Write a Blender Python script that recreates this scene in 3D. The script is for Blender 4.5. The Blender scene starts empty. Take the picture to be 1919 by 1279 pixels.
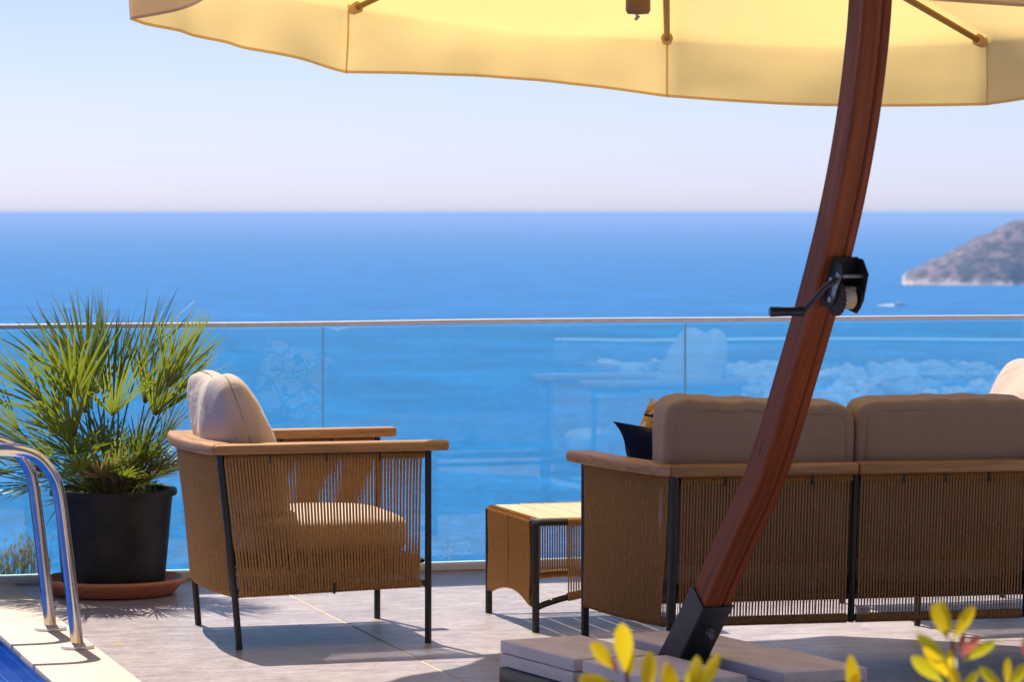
import bpy, bmesh, math, random
from mathutils import Vector, Matrix, noise as mnoise

R = math.radians
random.seed(7)
scene = bpy.context.scene
COL = scene.collection

# ------------------------------------------------------------------ camera
CAM_H = 1.52
cam_d = bpy.data.cameras.new('camera')
cam_d.lens = 117.8
cam_d.sensor_width = 36.0
cam_d.shift_y = -0.1245
cam_d.clip_start = 0.1
cam_d.clip_end = 400000.0
cam_d.dof.use_dof = True
cam_d.dof.focus_distance = 11.8
cam_d.dof.aperture_fstop = 8.5
cam = bpy.data.objects.new('camera', cam_d)
cam.location = (0, 0, CAM_H)
cam.rotation_euler = (R(90), 0, 0)
COL.objects.link(cam)
scene.camera = cam

# ------------------------------------------------------------------ sky and sun
SUN_EL, SUN_AZ = R(60), R(-30)          # azimuth measured from +Y towards +X
world = bpy.data.worlds.new('World')
scene.world = world
world.use_nodes = True
wn = world.node_tree
wn.nodes.clear()
sky = wn.nodes.new('ShaderNodeTexSky')
sky.sky_type = 'NISHITA'
sky.sun_disc = False
sky.sun_elevation = SUN_EL
sky.sun_rotation = SUN_AZ
sky.altitude = 60
sky.air_density = 0.5
sky.dust_density = 0.55
sky.ozone_density = 1.0
bg = wn.nodes.new('ShaderNodeBackground')
bg.inputs['Strength'].default_value = 0.100
wo = wn.nodes.new('ShaderNodeOutputWorld')
tint = wn.nodes.new('ShaderNodeMixRGB')
tint.blend_type = 'MULTIPLY'
tint.inputs['Fac'].default_value = 1.0
tint.inputs['Color2'].default_value = (1.02, 0.945, 1.13, 1)
wn.links.new(sky.outputs[0], tint.inputs['Color1'])
wn.links.new(tint.outputs[0], bg.inputs['Color'])
wn.links.new(bg.outputs[0], wo.inputs['Surface'])

sun_d = bpy.data.lights.new('sun', 'SUN')
sun_d.energy = 5.0
sun_d.angle = R(0.5)
sun_d.color = (1.0, 0.93, 0.83)
sun = bpy.data.objects.new('sun', sun_d)
sv = Vector((math.sin(SUN_AZ) * math.cos(SUN_EL), math.cos(SUN_AZ) * math.cos(SUN_EL), math.sin(SUN_EL)))
sun.rotation_euler = (-sv).to_track_quat('-Z', 'Y').to_euler()
sun.location = (0, 0, 50)
COL.objects.link(sun)

scene.view_settings.view_transform = 'Standard'
scene.view_settings.look = 'None'
scene.view_settings.exposure = 0.48
scene.view_settings.gamma = 1.0
scene.view_settings.use_curve_mapping = False
scene.render.engine = 'CYCLES'
scene.cycles.use_denoising = True
scene.cycles.max_bounces = 10
scene.cycles.transparent_max_bounces = 16
scene.cycles.volume_bounces = 1

# ------------------------------------------------------------------ terrace frame
TH = R(16.3)
CT, ST = math.cos(TH), math.sin(TH)


def T(u, v, z=0.0):
    return Vector((u * CT - v * ST, u * ST + v * CT, z))


# ------------------------------------------------------------------ materials
def nt(name):
    m = bpy.data.materials.new(name)
    m.use_nodes = True
    n = m.node_tree
    n.nodes.clear()
    return m, n, n.nodes, n.links


def N(n, typ, **kw):
    o = n.nodes.new(typ)
    for k, v in kw.items():
        if k in o.inputs.keys():
            o.inputs[k].default_value = v
        else:
            setattr(o, k, v)
    return o


def ramp(n, stops, interp='LINEAR'):
    r = n.nodes.new('ShaderNodeValToRGB')
    r.color_ramp.interpolation = interp
    e = r.color_ramp.elements
    while len(e) < len(stops):
        e.new(0.5)
    for el, (p, c) in zip(e, stops):
        el.position = p
        el.color = (c[0], c[1], c[2], 1)
    return r


def coords(n, kind='flow', scale=(1, 1, 1), rot=(0, 0, 0)):
    if kind == 'flow':
        a = N(n, 'ShaderNodeAttribute', attribute_name='flow')
        out = a.outputs['Vector']
    elif kind == 'world':
        a = N(n, 'ShaderNodeNewGeometry')
        out = a.outputs['Position']
    else:
        a = N(n, 'ShaderNodeTexCoord')
        out = a.outputs['Object']
    mp = N(n, 'ShaderNodeMapping')
    mp.inputs['Scale'].default_value = scale
    mp.inputs['Rotation'].default_value = rot
    n.links.new(out, mp.inputs['Vector'])
    return mp.outputs['Vector']


def bsdf(n, **kw):
    b = N(n, 'ShaderNodeBsdfPrincipled')
    for k, v in kw.items():
        b.inputs[k].default_value = v
    o = N(n, 'ShaderNodeOutputMaterial')
    n.links.new(b.outputs[0], o.inputs['Surface'])
    return b, o


def bump(n, height, strength=0.2, dist=0.01):
    b = N(n, 'ShaderNodeBump')
    b.inputs['Strength'].default_value = strength
    b.inputs['Distance'].default_value = dist
    n.links.new(height, b.inputs['Height'])
    return b.outputs['Normal']


def simple(name, color, rough=0.5, metal=0.0, nscale=40, var=0.15, bstr=0.1, bdist=0.002, kind='obj', scale=(1, 1, 1), spec=0.5):
    """A plain painted or moulded surface: noise gives small colour change, rough patches and relief."""
    m, n, nd, lk = nt(name)
    b, o = bsdf(n, Metallic=metal, Roughness=rough)
    b.inputs['Specular IOR Level'].default_value = spec
    v = coords(n, kind, scale)
    t = N(n, 'ShaderNodeTexNoise', Scale=nscale, Detail=6.0, Roughness=0.6)
    lk.new(v, t.inputs['Vector'])
    c0 = [max(0, c * (1 - var)) for c in color]
    c1 = [min(1, c * (1 + var)) for c in color]
    r = ramp(n, [(0.3, c0), (0.7, c1)])
    lk.new(t.outputs['Fac'], r.inputs['Fac'])
    lk.new(r.outputs[0], b.inputs['Base Color'])
    if bstr:
        lk.new(bump(n, t.outputs['Fac'], bstr, bdist), b.inputs['Normal'])
    return m


def wood(name, dark, light, rough=0.45, scale=(2.5, 40, 40), kind='flow', coat=0.0, spec=0.5):
    m, n, nd, lk = nt(name)
    b, o = bsdf(n, Roughness=rough)
    b.inputs['Coat Weight'].default_value = coat
    b.inputs['Specular IOR Level'].default_value = spec
    b.inputs['Coat Roughness'].default_value = 0.25
    v = coords(n, kind, scale)
    t = N(n, 'ShaderNodeTexNoise', Scale=1.0, Detail=8.0, Roughness=0.65, Distortion=0.6)
    lk.new(v, t.inputs['Vector'])
    v2 = coords(n, kind, (scale[0] * 3, scale[1] * 5, scale[2] * 5))
    t2 = N(n, 'ShaderNodeTexNoise', Scale=1.0, Detail=4.0, Roughness=0.6)
    lk.new(v2, t2.inputs['Vector'])
    mx = N(n, 'ShaderNodeMath', operation='MULTIPLY_ADD')
    lk.new(t2.outputs['Fac'], mx.inputs[0])
    mx.inputs[1].default_value = 0.35
    sb = N(n, 'ShaderNodeMath', operation='MULTIPLY')
    lk.new(t.outputs['Fac'], sb.inputs[0])
    sb.inputs[1].default_value = 0.72
    lk.new(sb.outputs[0], mx.inputs[2])
    r = ramp(n, [(0.32, dark), (0.72, light)])
    lk.new(mx.outputs[0], r.inputs['Fac'])
    lk.new(r.outputs[0], b.inputs['Base Color'])
    lk.new(bump(n, mx.outputs[0], 0.25, 0.002), b.inputs['Normal'])
    return m


def fabric(name, color, var=0.08, weave=900, wrinkle=9.0, wr=0.35, rough=0.9):
    m, n, nd, lk = nt(name)
    b, o = bsdf(n, Roughness=rough)
    b.inputs['Specular IOR Level'].default_value = 0.2
    b.inputs['Sheen Weight'].default_value = 0.15
    v = coords(n, 'obj')
    t = N(n, 'ShaderNodeTexNoise', Scale=wrinkle, Detail=3.0, Roughness=0.5, Distortion=0.8)
    lk.new(v, t.inputs['Vector'])
    t2 = N(n, 'ShaderNodeTexNoise', Scale=weave, Detail=2.0)
    lk.new(v, t2.inputs['Vector'])
    r = ramp(n, [(0.3, [c * (1 - var) for c in color]), (0.7, [min(1, c * (1 + var)) for c in color])])
    lk.new(t2.outputs['Fac'], r.inputs['Fac'])
    lk.new(r.outputs[0], b.inputs['Base Color'])
    ad = N(n, 'ShaderNodeMath', operation='MULTIPLY_ADD')
    lk.new(t2.outputs['Fac'], ad.inputs[0])
    ad.inputs[1].default_value = 0.04
    lk.new(t.outputs['Fac'], ad.inputs[2])
    lk.new(bump(n, ad.outputs[0], wr, 0.03), b.inputs['Normal'])
    return m


def leafmat(name, base, tip, trans, rough=0.4, mixf=0.35, dry=None):
    """Leaf skin with light passing through; flow.x runs from the base (0) to the tip (1)."""
    m, n, nd, lk = nt(name)
    a = N(n, 'ShaderNodeAttribute', attribute_name='flow')
    sp = N(n, 'ShaderNodeSeparateXYZ')
    lk.new(a.outputs['Vector'], sp.inputs[0])
    oi = N(n, 'ShaderNodeObjectInfo')
    stops = [(0.0, base), (0.78, tip)]
    if dry:
        stops += [(0.9, tip), (0.99, dry)]
    r = ramp(n, stops)
    lk.new(sp.outputs['X'], r.inputs['Fac'])
    hs = N(n, 'ShaderNodeHueSaturation')
    mr = N(n, 'ShaderNodeMapRange')
    lk.new(oi.outputs['Random'], mr.inputs['Value'])
    mr.inputs['To Min'].default_value = 0.65
    mr.inputs['To Max'].default_value = 1.35
    lk.new(mr.outputs[0], hs.inputs['Value'])
    lk.new(r.outputs[0], hs.inputs['Color'])
    b = N(n, 'ShaderNodeBsdfPrincipled', Roughness=rough)
    lk.new(hs.outputs[0], b.inputs['Base Color'])
    tr = N(n, 'ShaderNodeBsdfTranslucent')
    tr.inputs['Color'].default_value = (*trans, 1)
    mx = N(n, 'ShaderNodeMixShader', Fac=mixf)
    lk.new(b.outputs[0], mx.inputs[1])
    lk.new(tr.outputs[0], mx.inputs[2])
    o = N(n, 'ShaderNodeOutputMaterial')
    lk.new(mx.outputs[0], o.inputs['Surface'])
    return m


M = {}
M['teak'] = wood('teak', (0.19, 0.082, 0.026), (0.54, 0.295, 0.12), 0.5)
M['slat'] = wood('slat_wood', (0.50, 0.33, 0.15), (0.68, 0.50, 0.28), 0.5)
M['mast'] = wood('mast_wood', (0.085, 0.014, 0.004), (0.34, 0.080, 0.020), 0.5, (1.6, 48, 48), spec=0.25)
M['rib'] = wood('rib_wood', (0.16, 0.08, 0.03), (0.30, 0.15, 0.008), 0.4, (2, 60, 60))
M['rope'] = simple('rope_cord', (0.40, 0.215, 0.076), 0.75, 0, 120, 0.3, 0.4, 0.002, spec=0.25)
M['black'] = simple('black_metal', (0.016, 0.016, 0.018), 0.42, 0, 300, 0.2, 0.08, 0.0005)
M['steel'] = simple('painted_steel', (0.035, 0.042, 0.055), 0.38, 0.35, 25, 0.4, 0.15, 0.001)
M['galv'] = simple('galvanised', (0.35, 0.34, 0.33), 0.45, 0.9, 60, 0.3, 0.15, 0.001)
M['rust'] = simple('rusty_gear', (0.07, 0.045, 0.035), 0.7, 0.5, 90, 0.5, 0.3, 0.001)
M['grip'] = simple('grip_plastic', (0.012, 0.012, 0.013), 0.35, 0, 200, 0.2, 0.05, 0.0005)
M['cushion'] = fabric('beige_fabric', (0.56, 0.45, 0.375))
M['cushion_seat'] = fabric('pale_fabric', (0.58, 0.49, 0.41))
M['taupe'] = fabric('taupe_fabric', (0.33, 0.235, 0.165))  # darker copy of the beige cloth, parasol shade put into the colour
M['navy'] = fabric('navy_fabric', (0.006, 0.012, 0.050), 0.2)
M['piping'] = fabric('piping_fabric', (0.30, 0.235, 0.185))
M['pot'] = simple('black_plastic_pot', (0.014, 0.0125, 0.012), 0.5, 0, 9, 0.75, 0.15, 0.002, spec=0.3)
M['terracotta'] = simple('terracotta_plastic', (0.56, 0.20, 0.085), 0.5, 0, 25, 0.15, 0.1, 0.002)
M['soil'] = simple('soil', (0.05, 0.032, 0.02), 0.95, 0, 60, 0.5, 0.8, 0.02)
M['bark'] = simple('petiole_fibre', (0.13, 0.085, 0.04), 0.9, 0, 80, 0.5, 0.8, 0.01)
M['channel'] = simple('pale_channel', (0.78, 0.74, 0.66), 0.45, 0, 20, 0.06, 0.05, 0.001)
M['railmetal'] = simple('handrail_metal', (0.82, 0.78, 0.76), 0.35, 0.1, 20, 0.08, 0.05, 0.001)
M['concrete'] = simple('planter_concrete', (0.45, 0.42, 0.38), 0.85, 0, 12, 0.2, 0.4, 0.01)
M['text'] = simple('tag_print', (0.03, 0.03, 0.03), 0.6, 0, 50, 0.1, 0)
M['tag'] = simple('tag_metal', (0.42, 0.38, 0.40), 0.4, 0.4, 50, 0.1, 0.05)
M['white'] = simple('white_paint', (0.78, 0.77, 0.74), 0.5, 0, 6, 0.05, 0.05)
M['hull'] = simple('white_hull', (0.85, 0.84, 0.82), 0.3, 0, 6, 0.05, 0)
M['ropewhite'] = simple('winch_rope', (0.62, 0.50, 0.38), 0.85, 0, 160, 0.35, 0.5, 0.003)

M['palm'] = leafmat('palm_leaf', (0.085, 0.125, 0.015), (0.145, 0.175, 0.024), (0.36, 0.42, 0.03), 0.33, 0.36, (0.30, 0.21, 0.12))
M['palm_dry'] = leafmat('palm_leaf_dry', (0.22, 0.16, 0.05), (0.40, 0.31, 0.17), (0.45, 0.32, 0.12), 0.6, 0.25, (0.45, 0.36, 0.24))
M['shrub'] = leafmat('shrub_leaf', (0.17, 0.21, 0.008), (0.62, 0.42, 0.008), (0.92, 0.66, 0.01), 0.45, 0.55)
M['shrub_green'] = leafmat('shrub_leaf_green', (0.13, 0.18, 0.008), (0.36, 0.33, 0.012), (0.75, 0.66, 0.02), 0.45, 0.55)
M['shrub_red'] = leafmat('shrub_leaf_red', (0.30, 0.05, 0.03), (0.42, 0.10, 0.06), (0.65, 0.16, 0.10), 0.4, 0.4)
M['stem'] = simple('shrub_stem', (0.20, 0.085, 0.05), 0.7, 0, 50, 0.3, 0.3, 0.002)
M['weed'] = leafmat('weed_leaf', (0.10, 0.17, 0.02), (0.16, 0.24, 0.03), (0.35, 0.45, 0.05), 0.5, 0.4)
M['straw'] = leafmat('straw', (0.34, 0.25, 0.09), (0.42, 0.26, 0.20), (0.4, 0.3, 0.12), 0.7, 0.3)


def mat_steel_tube():
    m, n, nd, lk = nt('stainless_steel')
    b, o = bsdf(n, Metallic=1.0, Roughness=0.13)
    v = coords(n, 'flow', (6, 1, 1))
    t = N(n, 'ShaderNodeTexNoise', Scale=3.0, Detail=5.0)
    lk.new(v, t.inputs['Vector'])
    r = ramp(n, [(0.3, (0.60, 0.57, 0.54)), (0.7, (0.74, 0.71, 0.68))])
    lk.new(t.outputs['Fac'], r.inputs['Fac'])
    # warm tarnish close to the foot of the tube (flow.x = metres along it)
    a = N(n, 'ShaderNodeAttribute', attribute_name='flow')
    sp = N(n, 'ShaderNodeSeparateXYZ')
    lk.new(a.outputs['Vector'], sp.inputs[0])
    mr = N(n, 'ShaderNodeMapRange')
    mr.inputs['From Min'].default_value = 0.0
    mr.inputs['From Max'].default_value = 0.10
    mr.inputs['To Min'].default_value = 0.75
    mr.inputs['To Max'].default_value = 0.0
    lk.new(sp.outputs['X'], mr.inputs['Value'])
    mx = N(n, 'ShaderNodeMixRGB')
    mx.inputs['Color2'].default_value = (0.58, 0.40, 0.20, 1)
    lk.new(mr.outputs[0], mx.inputs['Fac'])
    lk.new(r.outputs[0], mx.inputs['Color1'])
    lk.new(mx.outputs[0], b.inputs['Base Color'])
    mr2 = N(n, 'ShaderNodeMapRange')
    lk.new(t.outputs['Fac'], mr2.inputs['Value'])
    mr2.inputs['To Min'].default_value = 0.07
    mr2.inputs['To Max'].default_value = 0.24
    lk.new(mr2.outputs[0], b.inputs['Roughness'])
    return m


M['stainless'] = mat_steel_tube()
M['flange'] = simple('brushed_flange', (0.70, 0.66, 0.63), 0.38, 0.45, 60, 0.12, 0.1, 0.001)


def mat_tile():
    m, n, nd, lk = nt('terrace_tile')
    b, o = bsdf(n, Roughness=0.33)
    oi = N(n, 'ShaderNodeObjectInfo')
    v = coords(n, 'obj', (6, 15, 1))
    off = N(n, 'ShaderNodeVectorMath', operation='ADD')
    cm = N(n, 'ShaderNodeCombineXYZ')
    ml = N(n, 'ShaderNodeMath', operation='MULTIPLY')
    ml.inputs[1].default_value = 37.0
    lk.new(oi.outputs['Random'], ml.inputs[0])
    lk.new(ml.outputs[0], cm.inputs[0])
    lk.new(ml.outputs[0], cm.inputs[1])
    lk.new(v, off.inputs[0])
    lk.new(cm.outputs[0], off.inputs[1])
    t = N(n, 'ShaderNodeTexNoise', Scale=1.0, Detail=10.0, Roughness=0.68, Distortion=0.7)
    lk.new(off.outputs[0], t.inputs['Vector'])
    v2 = coords(n, 'obj', (34, 70, 1))
    t2 = N(n, 'ShaderNodeTexNoise', Scale=1.0, Detail=6.0, Roughness=0.7, Distortion=1.0)
    lk.new(v2, t2.inputs['Vector'])
    v3 = coords(n, 'obj', (1.6, 2.4, 1))
    t3 = N(n, 'ShaderNodeTexNoise', Scale=1.0, Detail=3.0)
    lk.new(v3, t3.inputs['Vector'])
    r = ramp(n, [(0.33, (0.32, 0.265, 0.26)), (0.5, (0.455, 0.385, 0.37)), (0.67, (0.57, 0.495, 0.475))])
    lk.new(t.outputs['Fac'], r.inputs['Fac'])
    r2 = ramp(n, [(0.37, (0.60, 0.58, 0.59)), (0.50, (1, 1, 1)), (0.74, (1.0, 1.0, 1.0))])
    lk.new(t2.outputs['Fac'], r2.inputs['Fac'])
    mx = N(n, 'ShaderNodeMixRGB', blend_type='MULTIPLY', Fac=0.8)
    lk.new(r.outputs[0], mx.inputs['Color1'])
    lk.new(r2.outputs[0], mx.inputs['Color2'])
    r3 = ramp(n, [(0.3, (0.90, 0.89, 0.90)), (0.7, (1, 1, 1))])
    lk.new(t3.outputs['Fac'], r3.inputs['Fac'])
    mx2 = N(n, 'ShaderNodeMixRGB', blend_type='MULTIPLY', Fac=1.0)
    lk.new(mx.outputs[0], mx2.inputs['Color1'])
    lk.new(r3.outputs[0], mx2.inputs['Color2'])
    # each tile a little lighter or darker, with scattered dirt specks
    mrv = N(n, 'ShaderNodeMapRange')
    mrv.inputs['To Min'].default_value = 0.90
    mrv.inputs['To Max'].default_value = 1.08
    lk.new(oi.outputs['Random'], mrv.inputs['Value'])
    hv = N(n, 'ShaderNodeHueSaturation')
    lk.new(mrv.outputs[0], hv.inputs['Value'])
    lk.new(mx2.outputs[0], hv.inputs['Color'])
    sp = N(n, 'ShaderNodeTexNoise', Scale=55.0, Detail=3.0)
    lk.new(coords(n, 'obj'), sp.inputs['Vector'])
    rsp = ramp(n, [(0.68, (1, 1, 1)), (0.74, (0.55, 0.50, 0.47))])
    lk.new(sp.outputs['Fac'], rsp.inputs['Fac'])
    mx3 = N(n, 'ShaderNodeMixRGB', blend_type='MULTIPLY', Fac=0.8)
    lk.new(hv.outputs[0], mx3.inputs['Color1'])
    lk.new(rsp.outputs[0], mx3.inputs['Color2'])
    lk.new(mx3.outputs[0], b.inputs['Base Color'])
    ad = N(n, 'ShaderNodeMath', operation='ADD')
    lk.new(t.outputs['Fac'], ad.inputs[0])
    lk.new(t2.outputs['Fac'], ad.inputs[1])
    lk.new(bump(n, ad.outputs[0], 0.7, 0.006), b.inputs['Normal'])
    return m


M['tile'] = mat_tile()
M['grout'] = simple('pale_grout', (0.60, 0.50, 0.36), 0.9, 0, 80, 0.15, 0.2, 0.002)
M['coping'] = simple('coping_stone', (0.58, 0.495, 0.395), 0.7, 0, 14, 0.06, 0.2, 0.004)


def mat_slab():
    m, n, nd, lk = nt('paving_slab')
    b, o = bsdf(n, Roughness=0.7)
    v = coords(n, 'obj', (4, 10, 10))
    t = N(n, 'ShaderNodeTexNoise', Scale=1.0, Detail=7.0, Roughness=0.6, Distortion=0.5)
    lk.new(v, t.inputs['Vector'])
    r = ramp(n, [(0.36, (0.72, 0.63, 0.60)), (0.52, (0.83, 0.745, 0.71)), (0.66, (0.90, 0.82, 0.79))])
    lk.new(t.outputs['Fac'], r.inputs['Fac'])
    lk.new(r.outputs[0], b.inputs['Base Color'])
    lk.new(bump(n, t.outputs['Fac'], 0.3, 0.004), b.inputs['Normal'])
    return m


M['slab'] = mat_slab()


def mat_mosaic():
    m, n, nd, lk = nt('pool_mosaic')
    b, o = bsdf(n, Roughness=0.15)
    v = coords(n, 'flow', (1, 1, 1))
    br = N(n, 'ShaderNodeTexBrick', Scale=1.0)
    br.offset = 0.0
    br.inputs['Color1'].default_value = (0.010, 0.075, 0.40, 1)
    br.inputs['Color2'].default_value = (0.025, 0.14, 0.55, 1)
    br.inputs['Mortar'].default_value = (0.42, 0.58, 0.80, 1)
    br.inputs['Mortar Size'].default_value = 0.0022
    br.inputs['Brick Width'].default_value = 0.026
    br.inputs['Row Height'].default_value = 0.05
    lk.new(v, br.inputs['Vector'])
    lk.new(br.outputs['Color'], b.inputs['Base Color'])
    lk.new(bump(n, br.outputs['Fac'], -0.4, 0.002), b.inputs['Normal'])
    return m


M['mosaic'] = mat_mosaic()


def mat_water(name, color, rough, scale, strength, dist, spec=0.5, kind='world', lo=0.50, hi=1.55, fine=1.0):
    m, n, nd, lk = nt(name)
    b, o = bsdf(n, Roughness=rough)
    b.inputs['Specular IOR Level'].default_value = spec
    v = coords(n, kind, scale)
    t = N(n, 'ShaderNodeTexNoise', Scale=1.0, Detail=5.0, Roughness=0.6, Distortion=0.5)
    lk.new(v, t.inputs['Vector'])
    v2 = coords(n, kind, tuple(s * 0.05 for s in scale), (0, 0, R(20)))
    t2 = N(n, 'ShaderNodeTexNoise', Scale=1.0, Detail=5.0, Roughness=0.6, Distortion=0.8)
    lk.new(v2, t2.inputs['Vector'])
    ad = N(n, 'ShaderNodeMath', operation='MULTIPLY_ADD')
    lk.new(t2.outputs['Fac'], ad.inputs[0])
    ad.inputs[1].default_value = 0.5
    ml = N(n, 'ShaderNodeMath', operation='MULTIPLY')
    ml.inputs[1].default_value = fine
    lk.new(t.outputs['Fac'], ml.inputs[0])
    lk.new(ml.outputs[0], ad.inputs[2])
    mr = N(n, 'ShaderNodeMapRange')
    mr.inputs['From Min'].default_value = 0.25 + 0.5 * fine - 0.24
    mr.inputs['From Max'].default_value = 0.25 + 0.5 * fine + 0.24
    lk.new(ad.outputs[0], mr.inputs['Value'])
    r = ramp(n, [(0.0, [c * lo for c in color]), (0.55, color), (1.0, [min(1, c * hi + 0.006) for c in color])])
    lk.new(mr.outputs[0], r.inputs['Fac'])
    lk.new(r.outputs[0], b.inputs['Base Color'])
    lk.new(bump(n, t.outputs['Fac'], strength, dist), b.inputs['Normal'])
    return m


M['sea'] = mat_water('sea_water', (0.0015, 0.140, 0.375), 0.6, (0.32, 0.32, 0.32), 0.5, 0.5, 0.05)
M['poolwater'] = mat_water('pool_water', (0.004, 0.075, 0.42), 0.06, (5, 5, 5), 0.15, 0.05, 0.5)


def mat_glass():
    """Clear toughened sheet: most light goes straight on, slightly green-blue, the rest mirrors by angle."""
    m, n, nd, lk = nt('balustrade_glass')
    tr = N(n, 'ShaderNodeBsdfTransparent')
    tr.inputs['Color'].default_value = (0.82, 0.995, 0.99, 1)
    gl = N(n, 'ShaderNodeBsdfGlossy', Roughness=0.0)
    gl.inputs['Color'].default_value = (1, 1, 1, 1)
    v = coords(n, 'world', (1.3, 1.3, 0.9))
    t = N(n, 'ShaderNodeTexNoise', Scale=1.0, Detail=1.0)
    lk.new(v, t.inputs['Vector'])
    lk.new(bump(n, t.outputs['Fac'], 0.25, 0.004), gl.inputs['Normal'])
    fr = N(n, 'ShaderNodeFresnel', IOR=1.6)
    mx = N(n, 'ShaderNodeMixShader')
    lk.new(fr.outputs[0], mx.inputs[0])
    lk.new(tr.outputs[0], mx.inputs[1])
    lk.new(gl.outputs[0], mx.inputs[2])
    # dried salt specks
    ts = N(n, 'ShaderNodeTexNoise', Scale=90.0, Detail=2.0)
    lk.new(coords(n, 'world'), ts.inputs['Vector'])
    tl = N(n, 'ShaderNodeTexNoise', Scale=2.2, Detail=4.0)
    lk.new(coords(n, 'world'), tl.inputs['Vector'])
    ps = N(n, 'ShaderNodeMath', operation='MULTIPLY')
    lk.new(ts.outputs['Fac'], ps.inputs[0])
    lk.new(tl.outputs['Fac'], ps.inputs[1])
    rs = ramp(n, [(0.44, (0.008, 0.008, 0.008)), (0.54, (0.10, 0.10, 0.10))])
    lk.new(ps.outputs[0], rs.inputs['Fac'])
    df = N(n, 'ShaderNodeBsdfTranslucent')
    df.inputs['Color'].default_value = (0.9, 0.9, 0.9, 1)
    mx2 = N(n, 'ShaderNodeMixShader')
    lk.new(rs.outputs[0], mx2.inputs[0])
    lk.new(mx.outputs[0], mx2.inputs[1])
    lk.new(df.outputs[0], mx2.inputs[2])
    o = N(n, 'ShaderNodeOutputMaterial')
    lk.new(mx2.outputs[0], o.inputs['Surface'])
    return m


M['glass'] = mat_glass()
M['glass_edge'] = simple('glass_edge', (0.22, 0.38, 0.38), 0.2, 0, 20, 0.1, 0)


def mat_canopy(name, refl, trans, f):
    m, n, nd, lk = nt(name)
    v = coords(n, 'obj')
    t = N(n, 'ShaderNodeTexNoise', Scale=2.6, Detail=2.0, Distortion=0.3)
    lk.new(v, t.inputs['Vector'])
    t2 = N(n, 'ShaderNodeTexNoise', Scale=700.0, Detail=2.0)
    lk.new(v, t2.inputs['Vector'])
    ad = N(n, 'ShaderNodeMath', operation='MULTIPLY_ADD')
    lk.new(t2.outputs['Fac'], ad.inputs[0])
    ad.inputs[1].default_value = 0.03
    lk.new(t.outputs['Fac'], ad.inputs[2])
    nb = bump(n, ad.outputs[0], 0.45, 0.03)
    # faint rusty stains
    t3 = N(n, 'ShaderNodeTexNoise', Scale=9.0, Detail=5.0)
    lk.new(v, t3.inputs['Vector'])
    rs = ramp(n, [(0.70, (1, 1, 1)), (0.80, (0.95, 0.80, 0.62))])
    lk.new(t3.outputs['Fac'], rs.inputs['Fac'])
    d = N(n, 'ShaderNodeBsdfDiffuse', Roughness=0.5)
    d.inputs['Color'].default_value = (*refl, 1)
    lk.new(nb, d.inputs['Normal'])
    tr = N(n, 'ShaderNodeBsdfTranslucent')
    mc = N(n, 'ShaderNodeMixRGB', blend_type='MULTIPLY', Fac=1.0)
    mc.inputs['Color1'].default_value = (*trans, 1)
    lk.new(rs.outputs[0], mc.inputs['Color2'])
    lk.new(mc.outputs[0], tr.inputs['Color'])
    lk.new(nb, tr.inputs['Normal'])
    mx = N(n, 'ShaderNodeMixShader', Fac=f)
    lk.new(d.outputs[0], mx.inputs[1])
    lk.new(tr.outputs[0], mx.inputs[2])
    o = N(n, 'ShaderNodeOutputMaterial')
    lk.new(mx.outputs[0], o.inputs['Surface'])
    return m


M['canopy'] = mat_canopy('canopy_cloth', (0.76, 0.64, 0.42), (0.97, 0.68, 0.24), 0.54)
M['canopy_band'] = mat_canopy('canopy_band_cloth', (0.70, 0.56, 0.33), (0.85, 0.58, 0.19), 0.42)


def mat_pattern():
    """Printed cushion: cream ground, yellow, orange and near-black painted shapes."""
    m, n, nd, lk = nt('printed_fabric')
    b, o = bsdf(n, Roughness=0.85)
    v = coords(n, 'obj', (1, 1, 1))
    t = N(n, 'ShaderNodeTexNoise', Scale=13.0, Detail=1.0, Distortion=1.2)
    lk.new(v, t.inputs['Vector'])
    r = ramp(n, [(0.0, (0.02, 0.015, 0.015)), (0.41, (0.92, 0.84, 0.76)), (0.47, (0.92, 0.50, 0.03)), (0.58, (0.92, 0.55, 0.04)),
                 (0.61, (0.75, 0.18, 0.04)), (0.68, (0.85, 0.76, 0.68))], 'CONSTANT')
    lk.new(t.outputs['Fac'], r.inputs['Fac'])
    t2 = N(n, 'ShaderNodeTexVoronoi', feature='DISTANCE_TO_EDGE', Scale=9.0)
    lk.new(v, t2.inputs['Vector'])
    r2 = ramp(n, [(0.0, (0.02, 0.02, 0.02)), (0.035, (1, 1, 1))], 'CONSTANT')
    lk.new(t2.outputs['Distance'], r2.inputs['Fac'])
    mx = N(n, 'ShaderNodeMixRGB', blend_type='MULTIPLY', Fac=1.0)
    lk.new(r.outputs[0], mx.inputs['Color1'])
    lk.new(r2.outputs[0], mx.inputs['Color2'])
    lk.new(mx.outputs[0], b.inputs['Base Color'])
    return m


M['printed'] = mat_pattern()


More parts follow.
